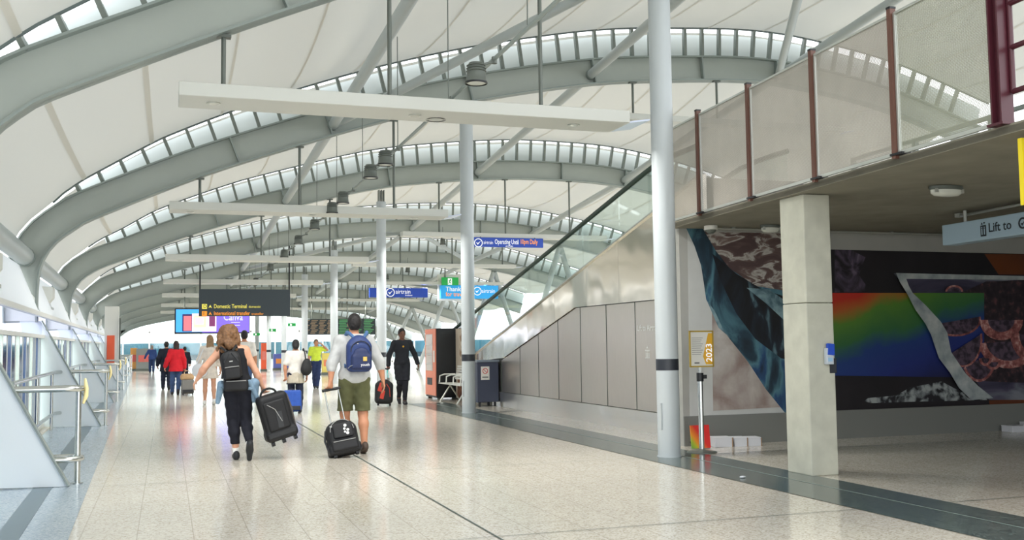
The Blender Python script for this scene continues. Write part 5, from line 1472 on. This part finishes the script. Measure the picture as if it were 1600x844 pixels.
MB().box((6.66, 12.1, .16), (.28, .012, .3), Euler((-.12, 0, 0)).to_matrix()).build('sheet', rc, c)
MB().box((6.66, 12.16, .06), (.2, .1, .012), Euler((.6, 0, 0)).to_matrix()).build('easel_back', M_BLACK, c)
M_PAPER = mat('book_white', (206, 208, 214), .6)
M_KRAFT = mat('book_spine', (160, 130, 100), .7)
def paper_stack(x, y, w, d, h, lab, grp, rz=0.0):
    t = thing('paper_stack', lab, 'paper stack', (x, y, 0), grp)
    R = Matrix.Rotation(rz, 3, 'Z')
    MB().box((x, y, h / 2), (w, d, h), R).build('pages', M_PAPER, t, bevel=.004)
    MB().box(Vector((x, y, h / 2)) + R @ Vector((w / 2 + .006, 0, 0)), (.012, d, h), R).build('end_card', M_KRAFT, t)
    MB().box((x, y, h + .004), (w * 1.02, d * 1.02, .008), R).build('top_sheet', mat('top_sheet', (226, 228, 232), .6), t)
for i, (x, w, h_) in enumerate(((7.05, .24, .125), (7.3, .18, .115), (7.5, .18, .11))):
    paper_stack(x, 12.25 - .02 * i, w, .2, h_, f'white paper stack on the floor below the wave mural, {["biggest, nearest the post", "middle", "farthest from the post"][i]} of three', 'paper stacks by the wave mural', -.15)
for i, (x, w) in enumerate(((12.08, .3), (12.42, .28))):
    paper_stack(x, 12.3, w, .22, .085 + .04 * i, f'white paper stack on the floor below the scallop mural, {["lower", "higher"][i]} of two', 'paper stacks by the dark mural')

sc_ = soft('paper_scrap', [p_ell((0, 0, .012), (.03, .02, .012), .01), p_ell((.03, .015, .01), (.02, .016, .01), .01)], .004, M_PAPER, None, .02)
sc_.location = (5.62, 9.35, .004); tag(sc_, 'tiny scrap of white paper on the dark floor strip', 'paper scrap')
# bulkhead lamps, soffit boxes and conduit
def bulkhead(x, y, rx, ry, lab):
    t = thing('bulkhead_lamp', lab, 'lamp', (x, y, 2.955))
    rg = lambda r, z: [(x + rx * r * math.cos(a), y + ry * r * math.sin(a), z) for a in np.linspace(0, 2 * PI, 28, endpoint=False)]
    MB().rings([rg(1, 2.955), rg(1, 2.925), rg(.9, 2.915)]).build('base', M_DARKGREY, t, True)
    MB().rings([rg(.92, 2.925), rg(.9, 2.885), rg(.72, 2.862), rg(.3, 2.852)]).build('lens', M_LENS, t, True)
    for sx in (-1, 1): MB().box((x + sx * rx * .8, y - ry * .5, 2.905), (.03, .02, .04)).build('clip', M_ALU, t)
bulkhead(7.51, 8.4, .2, .1, 'large oval bulkhead lamp on the concrete soffit')
bulkhead(7.66, 11.85, .15, .08, 'small oval bulkhead lamp on the soffit beside the pillar top')
t = thing('camera_dome', 'small round dome fixture on the soffit above the wave mural', 'dome camera', (6.9, 12.1, 2.95))
MB().tube([(6.9, 12.1, 2.955), (6.9, 12.1, 2.9)], .09, 20).build('base', M_WHITE, t, True)
MB().tube([(6.9, 12.1, 2.9), (6.9, 12.1, 2.87), (6.9, 12.1, 2.85)], [.075, .06, .03], 20).build('dome', M_DARKGREY, t, True)
t = thing('conduit', 'thin grey conduit pipe along the soffit near the murals', 'conduit', (7, 12.2, 2.93))
MB().tube([(6.95, 12.2, 2.935), (12.5, 12.2, 2.935)], .014, 8).build('pipe', M_ALU, t, True)
for x in (7.3, 8.6, 9.9, 11.2): MB().box((x, 12.2, 2.945), (.05, .04, .02)).build('saddle', M_ALU, t)
t = thing('conduit', 'short grey conduit pipe on the soffit above the lift sign', 'conduit', (9.4, 9.6, 2.9))
MB().tube([(9.3, 10.2, 2.92), (9.1, 8.4, 2.92)], .018, 8).build('pipe', M_ALU, t, True)
MB().box((9.3, 10.2, 2.93), (.06, .08, .05)).build('junction_box', M_ALU, t)

# ---------------------------------------------------------------- booth, bench, bin
v = thing('vending_machine', 'salmon-fronted vending machine with black side by the ramp foot', 'vending machine', (6.9, 26.1, 0))
VX, VY = 6.95, 26.2
MB().box((VX, VY, .93), (.78, 1.15, 1.78)).build('cabinet', M_BLACK, v, bevel=.01)
MB().box((VX - .4, VY - .0, .95), (.03, 1.1, 1.72)).build('front_door', mat('salmon', (232, 140, 112), .45), v, bevel=.008)
MB().box((VX - .418, VY + .08, 1.2), (.012, .7, .95)).build('display_window', mat('vend_window', (206, 196, 190), .2), v)
for z in (.9, 1.15, 1.4): MB().box((VX - .426, VY + .08, z), (.006, .66, .02)).build('shelf', M_ALU, v)
MB().box((VX - .418, VY - .42, 1.1), (.014, .14, .3)).build('keypad', M_WHITE, v)
MB().box((VX - .418, VY + .05, .45), (.014, .5, .18)).build('delivery_flap', M_BLACK, v)
for dy in (-.5, .5): MB().box((VX - .3, VY + dy, .03), (.1, .08, .06)).build('foot', M_DARKGREY, v)
w_ = thing('poster_panel', 'beige poster panel with a brown figure behind the bench', 'poster panel', (7.1, 24.6, 0))
MB().box((7.08, 24.87, .92), (.06, 1.35, 1.76)).build('panel', mat('poster_beige', (196, 184, 168), .7), w_)
M_FIG = ramp_mat('poster_brown', [(0.35, (60, 34, 26)), (0.55, (120, 70, 48)), (0.7, (190, 150, 110))], 6, .6, 6, .6)
MB().prism([(7.045, 25.42, .05), (7.045, 24.42, .05), (7.045, 24.52, .6), (7.045, 24.92, .85), (7.045, 25.32, .7)], (.002, 0, 0)).build('brown_print', M_FIG, w_)
MB().prism([(7.045, 25.17, 1.0), (7.045, 24.77, .9), (7.045, 24.67, 1.3), (7.045, 24.92, 1.75), (7.045, 25.14, 1.72)], (.002, 0, 0)).build('pale_print', ramp_mat('poster_pale', [(0.4, (216, 206, 190)), (0.6, (150, 120, 90))], 7, .6, 6), w_)
bn = thing('bench', 'white metal bench with armrests in front of the poster panel', 'bench', (6.75, 24.3, 0))
BX = 6.72
st = MB()
for j in range(8): st.box((BX - .2 + j * .055, 24.2, .44), (.045, 2.0, .02))
st.build('seat', M_WHITE, bn)
bk = MB()
for j in range(6): bk.box((BX + .22 + j * .012, 24.2, .55 + j * .06), (.015, 2.0, .045))
bk.build('backrest', M_WHITE, bn)
for yy in (23.35, 24.9):
    for sx in (-1, 1): MB().tube([(BX - sx * .02, yy, .42), (BX + sx * .26, yy, .0)], .02, 8).build('leg', M_ALU, bn, True)
for yy in (23.2, 23.85, 24.5, 25.15): MB().tube([(BX + .2, yy, .66), (BX - .08, yy, .66), (BX - .2, yy, .62), (BX - .21, yy, .46)], .018, 8).build('armrest', M_WHITE, bn, True)
bi = thing('recycling_bin', 'navy square bin with a white no-smoking notice beside the second column', 'bin', (6.93, 22.45, 0))
M_BIN = mat('bin_navy', (44, 52, 74), .4)
MB().box((6.87, 22.5, .55), (.5, .66, .9)).build('cabinet', M_BIN, bi, bevel=.01)
MB().box((6.87, 22.5, 1.02), (.54, .7, .05)).build('lid', mat('bin_lid', (120, 130, 142), .4), bi, bevel=.01)
for dx in (-.18, .18):
    for dy in (-.25, .25): MB().tube([(6.87 + dx, 22.5 + dy, 0), (6.87 + dx, 22.5 + dy, .11)], .03, 10).build('foot', M_BLACK, bi, True)
MB().box((6.80, 22.167, .75), (.2, .006, .3)).build('notice', mat('paper', (0, 0, 0)), bi)
ns = MB(); q = Vector((6.80, 22.162, .8))
ns.rings([[q + Vector((r * math.cos(a), -dy, r * math.sin(a))) for a in np.linspace(0, 2 * PI, 20, endpoint=False)] for r, dy in ((.065, 0), (.065, .002), (.05, .002), (.05, 0))], caps=False)
ns.bar(q + Vector((-.04, 0, .04)), q + Vector((.04, 0, -.04)), .012, .002, up=(0, 1, 0))
ns.build('red_ring', mat('notice_red', (200, 60, 60), .6), bi)
MB().box((6.80, 22.162, .66), (.14, .003, .03)).build('small_print', mat('print_grey', (0, 0, 0)), bi)

# ---------------------------------------------------------------- far end
for i, x in enumerate(np.arange(-3.2, 20, 2.2)):
    pass
e = bpy.data.objects.new('window_20', None); COL.objects.link(e); e.location = (4, 84, 0); struct(e)
fr = MB()
for x in np.arange(-3.2, 20, 1.9): fr.box((x, 84, 2.4), (.1, .12, 4.8))
for z in (.05, 2.6, 4.8): fr.box((8, 84, z), (23, .12, .1))
fr.build('window_frame', M_WHITE, e)
MB().box((8, 84.05, 2.4), (22.8, .012, 4.7)).build('pane', M_GLASS, e)
tb_ = thing('distant_building', 'low blue-green building band seen through the far end glazing', 'building', (20, 125, 0))
MB().box((20, 126, .9), (90, 2, 2.0)).build('facade', mat('teal_facade', (52, 104, 122), .4, var=.25, scale=.8), tb_)
MB().box((20, 124.9, .2), (90, .3, .6)).build('base_band', mat('teal_base', (30, 60, 72), .5), tb_)
lc = thing('square_column', 'white square column at the glazing carrying an orange banner', 'column', (-1.95, 41.8, 0))
MB().box((-2.0, 41.9, 1.5), (.5, .5, 3.0)).build('shaft', M_WHITE, lc, bevel=.02)
MB().box((-1.7, 41.6, 1.6), (.06, .06, 1.9)).build('dark_edge', M_DARKGREY, lc)
ob_ = MB().box((-2.02, 41.63, 1.35), (.27, .03, 1.1)).build('orange_banner', mat('banner_orange', (232, 96, 58), .5)); tag(ob_, 'tall orange banner on the white square column by the glazing', 'banner')
for lab, px0, px1, py0, py1, Y, c, nm in (('orange and yellow kiosk at the far end of the glazing', 204, 214, 544, 579, 68, (240, 170, 90), 'kiosk'), ('grey counter kiosk beside the orange kiosk at the far end', 213, 236, 545, 578, 67.5, (140, 144, 140), 'kiosk'), ('orange pole sign among the far columns', 408, 416, 536, 552, 60, (236, 96, 58), 'pole_sign'),
                                         ('blue and red advertising stand by the far columns', 427, 452, 553, 578, 62, (96, 110, 190), 'advertising_stand'), ('yellow board behind the hi-vis worker', 503, 517, 552, 572, 50, (226, 208, 110), 'notice_board'), ('teal pull-up banner behind the man in black', 597, 606, 553, 590, 40, (70, 170, 170), 'pull_up_banner')):
    a, b_ = at(px0, py0, Y), at(px1, py1, Y)
    z0 = 0.0
    t = thing(nm, lab, nm.replace('_', ' '), ((a.x + b_.x) / 2, Y, 0))
    MB().box(((a.x + b_.x) / 2, Y, (a.z + .12) / 2 + .0), (b_.x - a.x, .3, a.z - .12)).build('panel', mat('far_' + nm + str(px0), c, .5), t, bevel=.01)
    MB().box(((a.x + b_.x) / 2, Y, .06), (b_.x - a.x + .06, .4, .12)).build('base', M_DARKGREY, t)
    MB().box(((a.x + b_.x) / 2, Y - .155, a.z * .55), ((b_.x - a.x) * .7, .006, a.z * .3)).build('print', mat('far_print' + str(px0), (226, 80 + px0 % 90, 70 + px0 % 60), .5), t)

# ---------------------------------------------------------------- details that belong to a part
SUB = {'lettering': 'board', 'logo_ring': 'board', 'logo_swoosh': 'board', 'arrow': 'board', 'icon_tile': 'board', 'crest': 'front_pocket', 'grey_panel': 'front_pocket', 'white_motif': 'top_pocket', 'poster': 'casing', 'picture_area': 'casing', 'flight_rows': 'casing',
       'running_figure': 'door_symbol', 'figure_head': 'door_symbol', 'symbol': 'board', 'display_window': 'front_door', 'keypad': 'front_door', 'delivery_flap': 'front_door', 'yellow_artwork': 'notice', 'red_ring': 'notice', 'belt_clip': 'belt_head', 'grip': 'handle_rod', 'clip': 'lens', 'cooling_fin': 'bell_housing', 'lens_ring': 'bell_housing', 'access_cover': 'shaft', 'base_ring': 'shaft', 'leaflet': 'tray', 'leaflet_panel': 'tray', 'end_card': 'pages', 'top_sheet': 'pages', 'brown_print': 'panel', 'pale_print': 'panel', 'print': 'panel'}
stem = lambda o: o.name.split('.')[0]
for root in [o for o in SC.objects if o.type == 'EMPTY' and o.get('category')]:
    parts = list(root.children)
    for c in parts:
        tgt = SUB.get(stem(c))
        if tgt:
            host = [p for p in parts if stem(p) == tgt]
            if host: c.parent = host[0]
    rims = [p for p in parts if stem(p) == 'downlight_rim']
    for r_, l_ in zip(sorted(rims, key=lambda o: o.name), sorted([p for p in parts if stem(p) == 'downlight_lens'], key=lambda o: o.name)):
        l_.parent = r_
